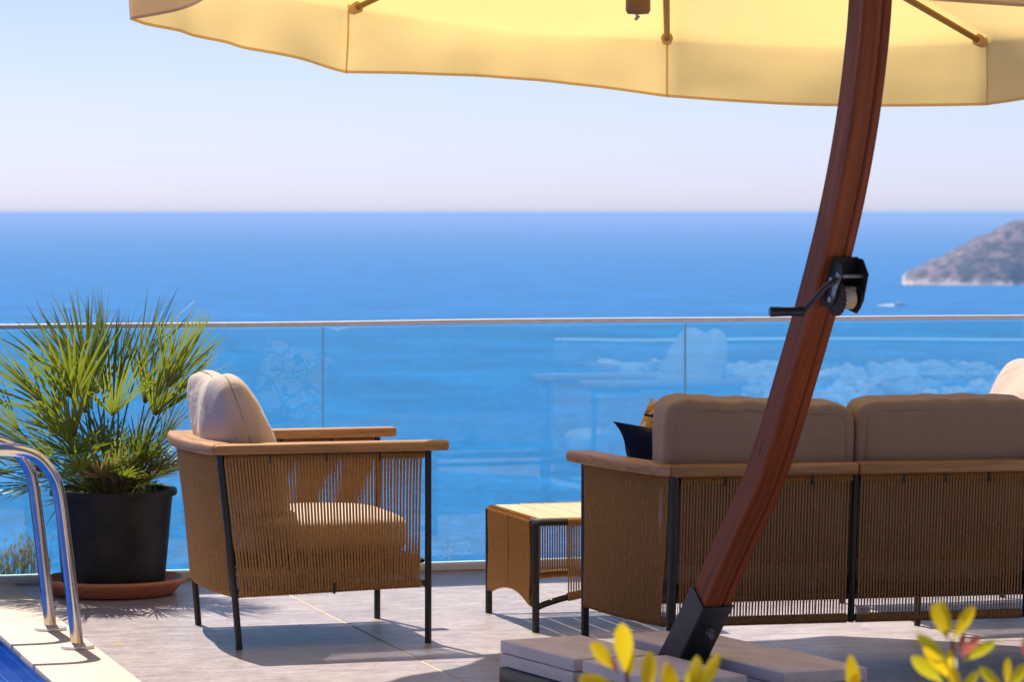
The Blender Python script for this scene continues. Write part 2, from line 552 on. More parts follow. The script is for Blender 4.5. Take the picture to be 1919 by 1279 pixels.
def mat_land(name, scale, veg, rock, z_shore=None, z_range=6.0, lo=0.42, hi=0.56):
    m, n, nd, lk = nt(name)
    b, o = bsdf(n, Roughness=0.95)
    v = coords(n, 'world', (scale, scale, scale * 1.6))
    t = N(n, 'ShaderNodeTexNoise', Scale=1.0, Detail=9.0, Roughness=0.62, Distortion=0.5)
    lk.new(v, t.inputs['Vector'])
    r = ramp(n, [(lo, veg), (hi, rock)])
    lk.new(t.outputs['Fac'], r.inputs['Fac'])
    out = r.outputs[0]
    if z_shore is not None:
        g = N(n, 'ShaderNodeNewGeometry')
        sp = N(n, 'ShaderNodeSeparateXYZ')
        lk.new(g.outputs['Position'], sp.inputs[0])
        nz = N(n, 'ShaderNodeMath', operation='MULTIPLY_ADD')
        lk.new(t.outputs['Fac'], nz.inputs[0])
        nz.inputs[1].default_value = -14.0
        lk.new(sp.outputs['Z'], nz.inputs[2])
        mr = N(n, 'ShaderNodeMapRange')
        mr.inputs['From Min'].default_value = z_shore - 7
        mr.inputs['From Max'].default_value = z_shore - 7 + z_range
        mr.inputs['To Min'].default_value = 1.0
        mr.inputs['To Max'].default_value = 0.0
        lk.new(nz.outputs[0], mr.inputs['Value'])
        mx = N(n, 'ShaderNodeMixRGB')
        mx.inputs['Color2'].default_value = (0.62, 0.47, 0.40, 1)
        lk.new(mr.outputs[0], mx.inputs['Fac'])
        lk.new(out, mx.inputs['Color1'])
        out = mx.outputs[0]
    lk.new(out, b.inputs['Base Color'])
    lk.new(bump(n, t.outputs['Fac'], 0.8, 1.5 / max(scale, 1e-3) * 0.1), b.inputs['Normal'])
    return m


# ------------------------------------------------------------------ mesh builder
class MB:
    def __init__(self):
        self.v, self.f, self.fl = [], [], []

    def add(self, vs, fs, fl=None):
        o = len(self.v)
        self.v += [tuple(p) for p in vs]
        self.fl += [tuple(p) for p in (fl if fl else vs)]
        self.f += [tuple(i + o for i in q) for q in fs]

    def box(self, c, s, rot=None, bev=0.0, seg=2, axis=0):
        bm = bmesh.new()
        bmesh.ops.create_cube(bm, size=1.0)
        bmesh.ops.scale(bm, vec=s, verts=bm.verts)
        if bev:
            bmesh.ops.bevel(bm, geom=bm.edges[:], offset=bev, segments=seg, profile=0.6, affect='EDGES', clamp_overlap=True)
        bm.verts.index_update()
        vs = [v.co.copy() for v in bm.verts]
        fs = [[v.index for v in f.verts] for f in bm.faces]
        bm.free()
        sh = random.uniform(0, 9)
        fl = [(v[axis] + sh, v[(axis + 1) % 3] + sh, v[(axis + 2) % 3]) for v in vs]
        if rot is not None:
            vs = [rot @ v for v in vs]
        self.add([v + Vector(c) for v in vs], fs, fl)

    def tube(self, path, r, sides=8, closed=False, caps=True, up=None):
        P = [Vector(p) for p in path]
        n = len(P)
        rs = r if isinstance(r, (list, tuple)) else [r] * n
        tang = []
        for i in range(n):
            a = P[i - 1] if (i > 0 or closed) else P[i]
            b = P[(i + 1) % n] if (i < n - 1 or closed) else P[i]
            t = (b - a)
            tang.append(t.normalized() if t.length > 1e-9 else Vector((0, 0, 1)))
        u = Vector(up) if up else (Vector((0, 0, 1)) if abs(tang[0].z) < 0.9 else Vector((1, 0, 0)))
        vs, fl = [], []
        L = 0
        for i in range(n):
            if i:
                L += (P[i] - P[i - 1]).length
            u = (u - tang[i] * u.dot(tang[i]))
            u = u.normalized() if u.length > 1e-6 else tang[i].orthogonal().normalized()
            w = tang[i].cross(u)
            for k in range(sides):
                a = 2 * math.pi * k / sides
                vs.append(P[i] + (u * math.cos(a) + w * math.sin(a)) * rs[i])
                fl.append((L, math.cos(a) * rs[i], math.sin(a) * rs[i]))
        fs = []
        m = n if closed else n - 1
        for i in range(m):
            j = (i + 1) % n
            for k in range(sides):
                k2 = (k + 1) % sides
                fs.append((i * sides + k, i * sides + k2, j * sides + k2, j * sides + k))
        if caps and not closed:
            fs.append(tuple(range(sides - 1, -1, -1)))
            fs.append(tuple((n - 1) * sides + k for k in range(sides)))
        self.add(vs, fs, fl)

    def sweep(self, path, frames, prof, caps=True):
        """prof: list of (a, b) across; frames: list of (A, B) unit vectors per path point."""
        vs, fl = [], []
        L = 0
        k = len(prof)
        for i, p in enumerate(path):
            p = Vector(p)
            if i:
                L += (p - Vector(path[i - 1])).length
            A, B = frames[i]
            for (a, b) in prof:
                vs.append(p + A * a + B * b)
                fl.append((L, a, b))
        fs = []
        for i in range(len(path) - 1):
            for q in range(k):
                q2 = (q + 1) % k
                fs.append((i * k + q, i * k + q2, (i + 1) * k + q2, (i + 1) * k + q))
        if caps:
            fs.append(tuple(range(k - 1, -1, -1)))
            fs.append(tuple((len(path) - 1) * k + q for q in range(k)))
        self.add(vs, fs, fl)

    def lathe(self, prof, n=48, c=(0, 0, 0)):
        vs, fs = [], []
        for (r, z) in prof:
            for k in range(n):
                a = 2 * math.pi * k / n
                vs.append((c[0] + r * math.cos(a), c[1] + r * math.sin(a), c[2] + z))
        for i in range(len(prof) - 1):
            for k in range(n):
                k2 = (k + 1) % n
                fs.append((i * n + k, i * n + k2, (i + 1) * n + k2, (i + 1) * n + k))
        self.add(vs, fs)

    def mesh(self, name, sharp=35):
        me = bpy.data.meshes.new(name)
        me.from_pydata(self.v, [], self.f)
        a = me.attributes.new('flow', 'FLOAT_VECTOR', 'POINT')
        a.data.foreach_set('vector', [c for p in self.fl for c in p])
        bm = bmesh.new()
        bm.from_mesh(me)
        bmesh.ops.recalc_face_normals(bm, faces=bm.faces[:])
        bm.to_mesh(me)
        bm.free()
        me.shade_smooth()
        if sharp is not None and sharp < 180:
            me.set_sharp_from_angle(angle=R(sharp))
        return me

    def build(self, name, mat, parent=None, sharp=35, kind=None):
        return link(name, self.mesh(name, sharp), mat, parent, kind)


def link(name, me, mat, parent=None, kind=None):
    if mat is not None and not me.materials:
        me.materials.append(M[mat] if isinstance(mat, str) else mat)
    o = bpy.data.objects.new(name, me)
    COL.objects.link(o)
    if parent:
        o.parent = parent
    if kind:
        o['kind'] = kind
    return o


def empty(name, loc, rz=0.0):
    o = bpy.data.objects.new(name, None)
    o.empty_display_size = 0.1
    o.location = loc
    o.rotation_euler = (0, 0, rz)
    COL.objects.link(o)
    return o


def tag(o, label, cat, group=None):
    o['label'] = label
    o['category'] = cat
    if group:
        o['group'] = group
    return o


def copy_tree(o, parent=None):
    c = o.copy()
    COL.objects.link(c)
    c.parent = parent
    for ch in list(o.children):
        copy_tree(ch, c)
    return c


def lerp(a, b, t):
    return Vector(a) * (1 - t) + Vector(b) * t


def catmull(pts, n=8):
    P = [Vector(p) for p in pts]
    P = [P[0] * 2 - P[1]] + P + [P[-1] * 2 - P[-2]]
    out = []
    for i in range(1, len(P) - 2):
        for k in range(n):
            t = k / n
            p0, p1, p2, p3 = P[i - 1], P[i], P[i + 1], P[i + 2]
            out.append(0.5 * ((2 * p1) + (p2 - p0) * t + (2 * p0 - 5 * p1 + 4 * p2 - p3) * t * t + (3 * p1 - p0 - 3 * p2 + p3) * t ** 3))
    out.append(P[-2])
    return out


# ================================================================== SETTING
SEA_Z = -60.0
SEA_R = 80000.0


def build_sea():
    vs, fs = [], []
    rings = [0, 60, 300, 1000, 4000, 15000, 40000, SEA_R]
    n = 96
    vs.append((0, 0, SEA_Z))
    for r in rings[1:]:
        for k in range(n):
            a = 2 * math.pi * k / n
            vs.append((r * math.cos(a), r * math.sin(a), SEA_Z))
    for k in range(n):
        fs.append((0, 1 + k, 1 + (k + 1) % n))
    for i in range(len(rings) - 2):
        for k in range(n):
            k2 = (k + 1) % n
            a = 1 + i * n
            fs.append((a + k, a + n + k, a + n + k2, a + k2))
    b = MB()
    b.add(vs, fs)
    o = b.build('sea', 'sea')
    o['kind'] = 'structure'
    o['label'] = 'blue open sea reaching to the hazy horizon'


build_sea()


def build_headland():
    prof = [(0, 0), (4, 4), (15, 9), (32, 17), (51, 26), (63, 32), (72, 38), (80, 41), (92, 47), (105, 54), (160, 58), (260, 58), (420, 57)]

    def H(x):
        if x <= 0:
            return 0
        for (a, ha), (b, hb) in zip(prof, prof[1:]):
            if x <= b:
                return ha + (hb - ha) * (x - a) / (b - a)
        return prof[-1][1]
    nx, ny = 210, 70
    vs, fs = [], []
    for j in range(ny + 1):
        for i in range(nx + 1):
            x = -6 + 426 * (i / nx) ** 1.35
            y = -40 + 420 * (j / ny) ** 1.3
            shore = 12 * mnoise.noise(Vector((x * 0.02, 3.1, 0))) + 8 * mnoise.noise(Vector((x * 0.07, 9.1, 0)))
            dy = y - shore + min(20, x * 0.15)
            fy = max(0.0, min(1.0, dy / (26 + 0.25 * max(0, x))))
            h = H(x - 0.117 * y) * (fy ** 0.75)
            xq = x - 0.117 * y
            if dy > 0 and xq > 0:
                h = max(h, min(4.5, dy * 0.6, xq * 0.35))
            if h > 0.5:
                q = Vector((x * 0.035, y * 0.035, 0))
                h += min(h, 7) * (0.35 * mnoise.noise(q) + 0.25 * mnoise.noise(q * 2.7) + 0.14 * mnoise.noise(q * 7))
            else:
                h = -3
            vs.append((x, y, h))
            if i < nx and j < ny:
                a = j * (nx + 1) + i
                fs.append((a, a + 1, a + nx + 2, a + nx + 1))
    b = MB()
    b.add(vs, fs)
    m = mat_land('headland_ground', 0.075, (0.034, 0.034, 0.044), (0.26, 0.175, 0.165), SEA_Z + 1.5, 4.0, 0.44, 0.62)  # mauve tint in scrub and rock puts extra haze into the colour
    o = b.build('headland', m, sharp=180)
    o.location = (336, 2890, SEA_Z)
    o['kind'] = 'structure'
    o['label'] = 'rocky scrub covered headland rising out of the sea'


build_headland()

# hillside below the terrace
b = MB()
vs, fs = [], []
for j in range(40):
    for i in range(40):
        u = -40 + 80 * i / 39
        v = 14.35 + 95 * (j / 39)
        z = -0.25 - 0.62 * (v - 14.35) + 1.6 * mnoise.noise(Vector((u * 0.12, v * 0.12, 0))) * min(1, (v - 14.35) * 0.15)
        p = T(u, v, max(z, SEA_Z - 1))
        vs.append(p)
        if i < 39 and j < 39:
            a = j * 40 + i
            fs.append((a, a + 1, a + 41, a + 40))
b.add(vs, fs)
hs = b.build('hillside', mat_land('hillside_ground', 0.8, (0.05, 0.06, 0.025), (0.30, 0.24, 0.17)), sharp=180)
hs['kind'] = 'structure'

# unseen bank added behind the camera to block sky light
b = MB()
vs, fs = [], []
for j in range(50):
    for i in range(60):
        u = -70 + 150 * i / 59
        v = -1.8 - 24 * (j / 49) ** 1.6
        k = -v - 1.8
        z = min(5.6, -0.5 + 5.4 * min(1, k / 0.8) + 0.9 * mnoise.noise(Vector((u * 0.35, v * 0.35, 5))) * min(1, k))
        vs.append(T(u, v, z))
        if i < 59 and j < 49:
            a = j * 60 + i
            fs.append((a, a + 1, a + 61, a + 60))
b.add(vs, fs)
hs = b.build('upper_hillside', mat_land('upper_hillside_ground', 0.6, (0.035, 0.045, 0.018), (0.16, 0.13, 0.09), lo=0.5, hi=0.66), sharp=180)
hs['kind'] = 'structure'

# terrace slab (grout shows between the tiles)
U0, U1, V0, V1 = 1.892, 10.0, -3.0, 13.96
b = MB()
b.box(((U0 + U1) / 2, (V0 + V1) / 2, -0.2020), (U1 - U0, V1 - V0, 0.40))
terr = b.build('terrace_floor', 'grout')
terr.rotation_euler = (0, 0, TH)
terr['kind'] = 'structure'
terr['label'] = 'pale grey lavender stone tile terrace floor'
# retaining edge that carries the terrace and the pool
b = MB()
b.box(((-8 + U1) / 2, (V0 + 14.3) / 2, -1.95), (U1 + 8, 14.3 - V0, 1.0))
rb = b.build('terrace_foundation', 'concrete')
rb.rotation_euler = (0, 0, TH)
rb['kind'] = 'structure'

tile_b = MB()
TW, TL = 1.005, 1.5
tile_b.box((0, 0, -0.01), (TW - 0.009, TL - 0.004, 0.02), bev=0.0008, seg=1)
tile_me = tile_b.mesh('tile')
tile_me.materials.append(M['tile'])
for i in range(8):
    for j in range(-9, 2):
        cu = U0 + 0.001 + TW * (i + 0.5)
        vlo = 10.94 + TL * j
        vc = vlo + TL / 2
        if j == 1:
            if vlo + TL > V1:
                pass
        if vc > 13.3:
            continue
        if cu + TW / 2 > U1 + 0.2:
            continue
        o = link('tile', tile_me, None, terr)
        o.location = (cu, vc, 0.0 + random.uniform(-0.0008, 0.0008))
        if random.random() < 0.5:
            o.rotation_euler = (0, 0, math.pi)
# ---- coping stones and pool
cop = empty('pool_coping', T(0, 0, 0), TH)
cop['kind'] = 'structure'
cop['label'] = 'cream stone coping along the pool edge'
cb = MB()
cb.box((0, 0, -0.006), (0.278, 0.797, 0.024), bev=0.004, seg=2)
cme = cb.mesh('coping_stone')
cme.materials.append(M['coping'])
for k in range(12):
    o = link('coping_stone', cme, None, cop)
    o.location = (1.752, 4.75 + 0.8 * k, 0.0)
b = MB()
# pool wall faces -u ; flow = (v, z)
pu, pv0, pv1, pu0 = 1.625, 4.0, 13.4, -4.0


def wallquad(b, p0, p1, z0, z1):
    vs = [(p0[0], p0[1], z0), (p1[0], p1[1], z0), (p1[0], p1[1], z1), (p0[0], p0[1], z1)]
    L = (Vector(p1) - Vector(p0)).length
    b.add(vs, [(0, 1, 2, 3)], [(0, z0, 0), (L, z0, 0), (L, z1, 0), (0, z1, 0)])


for (p0, p1) in [((pu, pv0), (pu, pv1)), ((pu, pv1), (pu0, pv1)), ((pu0, pv1), (pu0, pv0)), ((pu0, pv0), (pu, pv0))]:
    wallquad(b, p0, p1, -1.44, -0.012)
b.add([(pu, pv0, -1.44), (pu, pv1, -1.44), (pu0, pv1, -1.44), (pu0, pv0, -1.44)], [(0, 1, 2, 3)])
pool = b.build('pool_basin', 'mosaic')
cbd = MB()
cbd.box((1.7575, 8.7, -0.52), (0.262, 9.4, 1.0))
cb_o = cbd.build('coping_bed', 'concrete')
cb_o.rotation_euler = (0, 0, TH)
cb_o['kind'] = 'structure'
pool.rotation_euler = (0, 0, TH)
pool['kind'] = 'structure'
pool['label'] = 'blue mosaic tiled swimming pool wall'
b = MB()
b.add([(pu, pv0, 0), (pu, pv1, 0), (pu0, pv1, 0), (pu0, pv0, 0)], [(0, 1, 2, 3)])
pw = b.build('pool_water', 'poolwater')
pw.location = (0, 0, -0.165)
pw.rotation_euler = (0, 0, TH)
pw['kind'] = 'structure'
# far rim of the pool
b = MB()
b.box((-1.19, 13.68, -0.10), (5.6, 0.55, 0.212), bev=0.006)
o = b.build('pool_far_rim', 'coping')
o.rotation_euler = (0, 0, TH)
o['kind'] = 'structure'

# ================================================================== GLASS BALUSTRADE
VG = 13.767
bal = empty('glass_balustrade', T(4.0, VG, 0), TH)
tag(bal, 'frameless glass balustrade with thin pale handrail along the terrace edge', 'balustrade')
seams = [-1.648, -0.034, 1.58, 3.194, 4.808, 6.422, 8.036, 9.65]
gb = MB()
PW = 1.614 - 0.010
gb.box((0, 0, 0.53), (PW, 0.012, 1.02))
gme = gb.mesh('glass_panel')
gme.materials.append(M['glass'])
eb = MB()
eb.box((0, 0, 0.53), (0.0016, 0.0125, 1.02))
eme = eb.mesh('panel_edge')
eme.materials.append(M['glass_edge'])
for a, c in zip(seams, seams[1:]):
    g = link('glass_panel', gme, None, bal)
    g.location = ((a + c) / 2 - 4.0, 0, 0)
    for s in (-1, 1):
        e = link('panel_edge', eme, None, g)
        e.location = (s * (PW / 2 + 0.0012), 0, 0)
b = MB()
pts = []
for k in range(121):
    u = -1.648 + 11.298 * k / 120
    pts.append((u - 4.0, 0.0, 1.058 + 0.0035 * mnoise.noise(Vector((u * 0.9, 0, 0))) + 0.002 * math.sin(u * 1.7)))
prof = [(0.0115 * math.cos(2 * math.pi * k / 14), 0.0105 * math.sin(2 * math.pi * k / 14)) for k in range(14)]
b.sweep(pts, [(Vector((0, 1, 0)), Vector((0, 0, 1)))] * len(pts), prof)
b.build('handrail', 'railmetal', bal)
for s in (-1, 1):
    b = MB()
    b.box((0.0, s * 0.024, 0.017), (11.3, 0.034, 0.036), bev=0.013, seg=3, axis=0)
    b.build('base_channel', 'channel', bal)


# ================================================================== ROPE FURNITURE
def rope_panel(b, top, bot, n, r=0.0028, off=0.0135, outward=1):
    """top(t), bot(t): points on the upper and lower bars. One cord loop per step, leaning a little one way outside and back inside."""
    def nrm(fn, t):
        d = fn(min(1, t + 0.01)) - fn(max(0, t - 0.01))
        q = Vector((d.y, -d.x, 0))
        return q.normalized() * outward
    p = 1.0 / (n + 0.5)
    for i in range(n):
        t0 = (i + 0.0) * p + random.uniform(-0.04, 0.04) * p
        t0 = max(0, t0)
        t1 = t0 + p * 0.5 + random.uniform(-0.08, 0.08) * p
        t2 = t0 + p
        Nt, Nb = nrm(top, t0), nrm(bot, t1)
        A, B, C = top(t0), bot(t1), top(t2)
        z = Vector((0, 0, off))
        mid = (A + B) / 2 + (Nt + Nb) * 0.5 * off * 0.75 + Vector((0, 0, 0))
        mid2 = (C + B) / 2 - (Nt + Nb) * 0.5 * off * 0.75
        path = [A - Nt * off * 0.2 + z, A + Nt * off + z * 0.2, A + Nt * off - z, mid, B + Nb * off + z, B + Nb * off - z * 0.2, B - z,
                B - Nb * off - z * 0.2, B - Nb * off + z, mid2, C - Nt * off - z, C - Nt * off + z * 0.2]
        b.tube(path, [r] * 7 + [r * 0.5] * 5, 5, caps=False, up=Nt)


def ridged_bar(b, fn, n, r0=0.0125, r1=0.0158, z=0.0):
    pts, rs = [], []
    m = n * 2
    for i in range(m * 2 + 1):
        pts.append(fn(i / (m * 2)) + Vector((0, 0, z)))
        rs.append(r1 if i % 2 else r0)
    b.tube(pts, rs, 8)


def extrude_poly(b, poly, z0, z1, bev=0.008, axis='x'):
    bm = bmesh.new()
    vs = [bm.verts.new((p[0], p[1], z0)) for p in poly]
    f = bm.faces.new(vs)
    r = bmesh.ops.extrude_face_region(bm, geom=[f])
    bmesh.ops.translate(bm, vec=(0, 0, z1 - z0), verts=[e for e in r['geom'] if isinstance(e, bmesh.types.BMVert)])
    bmesh.ops.recalc_face_normals(bm, faces=bm.faces[:])
    ed = [e for e in bm.edges if len(e.link_faces) == 2 and e.calc_face_angle(0) > R(40)]
    bmesh.ops.bevel(bm, geom=ed, offset=bev, segments=3, profile=0.5, affect='EDGES', clamp_overlap=True)
    bm.verts.index_update()
    vv = [v.co.copy() for v in bm.verts]
    ff = [[v.index for v in q.verts] for q in bm.faces]
    bm.free()
    s = random.uniform(0, 20)
    fl = [((v.x if axis == 'x' else v.y) + s, (v.y if axis == 'x' else v.x) + s, v.z) for v in vv]
    b.add(vv, ff, fl)


def build_armchair():
    root = empty('armchair', (0, 0, 0))
    ZT, ZB = 0.668, 0.208
    HW = 0.372
    # legs
    for sy in (-1, 1):
        b = MB()
        b.tube([(0.345, sy * HW, 0.0), (0.345, sy * HW, 0.682)], 0.0122, 12)
        b.build('leg', 'black', root)
        b = MB()
        b.tube([(-0.335, sy * HW, 0.0), (-0.352, sy * HW, 0.2), (-0.405, sy * (HW + 0.006), 0.682)], 0.0122, 12)
        b.build('leg', 'black', root)
    # seat frame
    b = MB()
    fr = [(0.335, -HW, ZB), (0.335, HW, ZB)]
    b.tube(fr, 0.010, 8)
    for y in (-HW, HW):
        b.tube([(-0.352, y, ZB - 0.012), (0.335, y, ZB + 0.006)], 0.010, 8)
        b.tube([(-0.40, y, ZT), (0.345, y, ZT)], 0.010, 8)
    b.tube([(-0.33, -HW + 0.02, 0.290), (0.33, -HW + 0.02, 0.290), (0.33, HW - 0.02, 0.290), (-0.33, HW - 0.02, 0.290)], 0.009, 6, closed=True)
    b.build('seat_frame', 'black', root)
    b = MB()
    b.box((0, 0, 0.292), (0.66, 2 * HW - 0.05, 0.006), bev=0.002, seg=1)
    b.build('seat_deck', 'black', root)
    # rope panels
    for sy in (-1, 1):
        b = MB()
        top = lambda t, s=sy: lerp((-0.388, s * (HW + 0.004), ZT), (0.330, s * HW, ZT), t)
        bot = lambda t, s=sy: lerp((-0.340, s * HW, ZB - 0.012), (0.318, s * HW, ZB + 0.006), t)
        rope_panel(b, top, bot, 60, 0.0042, outward=1)
        ridged_bar(b, top, 63)
        ridged_bar(b, bot, 63, 0.0135, 0.0168)
        b.build('rope_panel', 'rope', root, sharp=60, kind='stuff')
        for t in (0.22, 0.5, 0.77):
            b = MB()
            b.box(top(t) + Vector((0, 0, -0.002)), (0.007, 0.036, 0.036), bev=0.002, seg=1)
            b.build('rope_clip', 'black', root)
        b = MB()
        b.box(bot(0.52), (0.006, 0.037, 0.040), bev=0.002, seg=1)
        b.build('rope_clip', 'black', root)
    b = MB()
    def bow(t, x0, depth, z):
        y = (-1 + 2 * t) * (HW - 0.012)
        return Vector((x0 - depth * (1 - (y / HW) ** 2), y, z))
    top = lambda t: bow(t, -0.397, 0.048, ZT)
    bot = lambda t: bow(t, -0.352, 0.040, ZB - 0.010)
    rope_panel(b, top, bot, 70, outward=-1)
    ridged_bar(b, top, 70)
    ridged_bar(b, bot, 70, 0.0135, 0.0168)
    b.build('rope_panel', 'rope', root, sharp=60, kind='stuff')
    # teak rails
    ZR0, ZR1 = 0.682, 0.718
    yo, yi = HW + 0.050, HW - 0.040
    for sy in (-1, 1):
        poly = [(0.412, sy * (yo - 0.012)), (0.420, sy * HW), (0.412, sy * (yi + 0.012)), (-0.352, sy * yi), (-0.4385, sy * (yo - 0.006))]
        if sy > 0:
            poly = poly[::-1]
        b = MB()
        extrude_poly(b, poly, ZR0, ZR1, 0.010, 'x')
        b.build('arm_rest', 'teak', root)
    outer, inner = [], []
    for k in range(17):
        q = -1 + 2 * k / 16
        outer.append((-0.440 - 0.052 * (1 - q * q), q * (yo - 0.008)))
        inner.append((-0.354 - 0.040 * (1 - q * q), q * (yi - 0.001)))
    b = MB()
    extrude_poly(b, inner + outer[::-1], ZR0 - 0.001, ZR1 + 0.001, 0.010, 'y')
    b.build('back_rail', 'teak', root)
    return root


def cushion_mesh(name, size, e=4.0, puff=0.25, n=14, wrinkle=0.006, seed=0, deform=None, mat='cushion'):
    """Rounded cushion from a cube grid: sx, sy, sz full sizes; e the squareness; puff the extra belly."""
    sx, sy, sz = [s / 2 for s in size]
    b = MB()
    idx = {}
    vs, fs = [], []

    def vert(p):
        k = tuple(round(c, 5) for c in p)
        if k in idx:
            return idx[k]
        x, y, z = p
        d = (abs(x) ** e + abs(y) ** e + abs(z) ** e) ** (1 / e)
        q = Vector((x / d, y / d, z / d))
        belly = (1 - puff) + puff * (1 - q.y ** 2) * (1 - q.z ** 2)
        w = Vector((q.x * sx * belly, q.y * sy, q.z * sz))
        ns = mnoise.noise(Vector((w.x * 6 + seed, w.y * 7, w.z * 7))) + 0.5 * mnoise.noise(Vector((w.x * 15, w.y * 16 + seed, w.z * 16)))
        rad = q.normalized()
        w += rad * ns * wrinkle
        if deform:
            w = deform(w, q)
        idx[k] = len(vs)
        vs.append(w)
        return idx[k]
    for ax in range(3):
        for s in (-1, 1):
            for i in range(n):
                for j in range(n):
                    def P(a, c):
                        a = -1 + 2 * a / n
                        c = -1 + 2 * c / n
                        a = math.sin(a * math.pi / 2) * 0.35 + a * 0.65
                        c = math.sin(c * math.pi / 2) * 0.35 + c * 0.65
                        p = [0, 0, 0]
                        p[ax] = s
                        p[(ax + 1) % 3] = a
                        p[(ax + 2) % 3] = c
                        return p
                    fs.append((vert(P(i, j)), vert(P(i + 1, j)), vert(P(i + 1, j + 1)), vert(P(i, j + 1))))
    b.add(vs, fs)
    return b.mesh(name, 180)


def seam_tube(size, e, puff, xf, deform=None, r=0.0022, inset=0.93):
    """A thin welt that follows the cushion's rim on the face x = xf."""
    sx, sy, sz = [s / 2 for s in size]
    pts = []
    for k in range(120):
        a = 2 * math.pi * k / 120
        c, s = math.cos(a), math.sin(a)
        d = (abs(c) ** 14 + abs(s) ** 14) ** (1 / 14)
        y, z = inset * c / d, inset * s / d
        x = (max(0, 1 - abs(y) ** e - abs(z) ** e)) ** (1 / e)
        belly = (1 - puff) + puff * (1 - y * y) * (1 - z * z)
        w = Vector((xf * x * sx * belly * 1.004, y * sy, z * sz))
        q = Vector((xf * x, y, z))
        pts.append(deform(w, q) if deform else w)
    b = MB()
    b.tube(pts, r, 6, closed=True)
    return b


# ---- armchairs
chair_a = build_armchair()
chair_b = copy_tree(chair_a)
chair_a.location = (-0.732, 12.113, 0)
chair_a.rotation_euler = (0, 0, TH)
tag(chair_a, 'teak and brown rope armchair beside the potted palm', 'armchair', 'rope armchairs on the terrace')
chair_b.location = (1.72, 12.80, 0)
chair_b.rotation_euler = (0, 0, TH + math.pi)
tag(chair_b, 'rope armchair mostly hidden behind the sofa at the right', 'armchair', 'rope armchairs on the terrace')


def chair_cushions(loc, rz, which):
    size = (0.63, 0.66, 0.165)
    me = cushion_mesh('seat_cushion', (size[2], size[1], size[0]), 5.0, 0.12, 12, 0.003, 3)
    o = link('seat_cushion', me, 'cushion_seat')
    o.rotation_euler = (0, R(90), 0)
    o.matrix_world = Matrix.Translation(loc) @ Matrix.Rotation(rz, 4, 'Z') @ Matrix.Translation((0.0, 0, 0.378)) @ Matrix.Rotation(R(90), 4, 'Y')
    tag(o, 'thick beige seat cushion in the armchair ' + which, 'cushion', 'armchair seat cushions')

    def chop(w, q):
        top = max(0.0, q.z)
        w.z -= 0.034 * (top ** 2) * math.exp(-(w.y / 0.13) ** 2)
        w.z += 0.02 * top * min(1, (abs(w.y) / 0.27) ** 3)
        w.x *= 1.0 - 0.42 * max(0, q.z) ** 1.5
        w.x += 0.012 * math.sin(w.y * 19) * top
        return w
    sz = (0.25, 0.60, 0.56)
    me = cushion_mesh('back_cushion', sz, 4.2, 0.26, 22, 0.007, 11, chop)
    o = link('back_cushion', me, 'cushion')
    o.matrix_world = Matrix.Translation(loc) @ Matrix.Rotation(rz, 4, 'Z') @ Matrix.Translation((-0.270, 0, 0.69)) @ Matrix.Rotation(R(-20), 4, 'Y')
    tag(o, 'plump beige back cushion with a dented top, in the armchair ' + which, 'cushion', 'armchair back cushions')
    pts = []
    for k in range(120):
        a = 2 * math.pi * k / 120
        c, t = math.cos(a), math.sin(a)
        d = (abs(c) ** 4.2 + abs(t) ** 4.2) ** (1 / 4.2)
        pts.append(chop(Vector((0, c / d * sz[1] / 2 * 1.003, t / d * sz[2] / 2)), Vector((0, c / d, t / d))))
    b = MB()
    b.tube(pts, 0.0017, 6, closed=True)
    b.build('piping', 'piping', o)
    return o


chair_cushions(chair_a.location, TH, 'beside the potted palm')
chair_cushions(chair_b.location, TH + math.pi, 'at the far right')


# ---- sofa
SOFA_RZ = R(12.5)
sofa = empty('sofa', (0.520, 10.68, 0), SOFA_RZ)
tag(sofa, 'long teak and brown rope sofa seen from behind under the parasol', 'sofa')
SEC, NS = 0.600, 3
SL = SEC * NS
ZT, ZB = 0.668, 0.208


def sofa_side(side):
    # plan line of the arm, rear corner to front end, x mirrored for the right end
    pts = [(0.0, 0.0), (-0.055, 0.20), (-0.100, 0.42), (-0.135, 0.655)]
    c = catmull([(p[0], p[1], 0) for p in pts], 8)

    def fn(z, dx=0.0, dy=0.0):
        def g(t):
            f = t * (len(c) - 1)
            i = min(int(f), len(c) - 2)
            p = c[i].lerp(c[i + 1], f - i)
            x = p.x + dx * (1 - t)
            y = p.y + dy * (1 - t)
            return Vector((x if side < 0 else SL - x, y, z))
        return g
    return fn


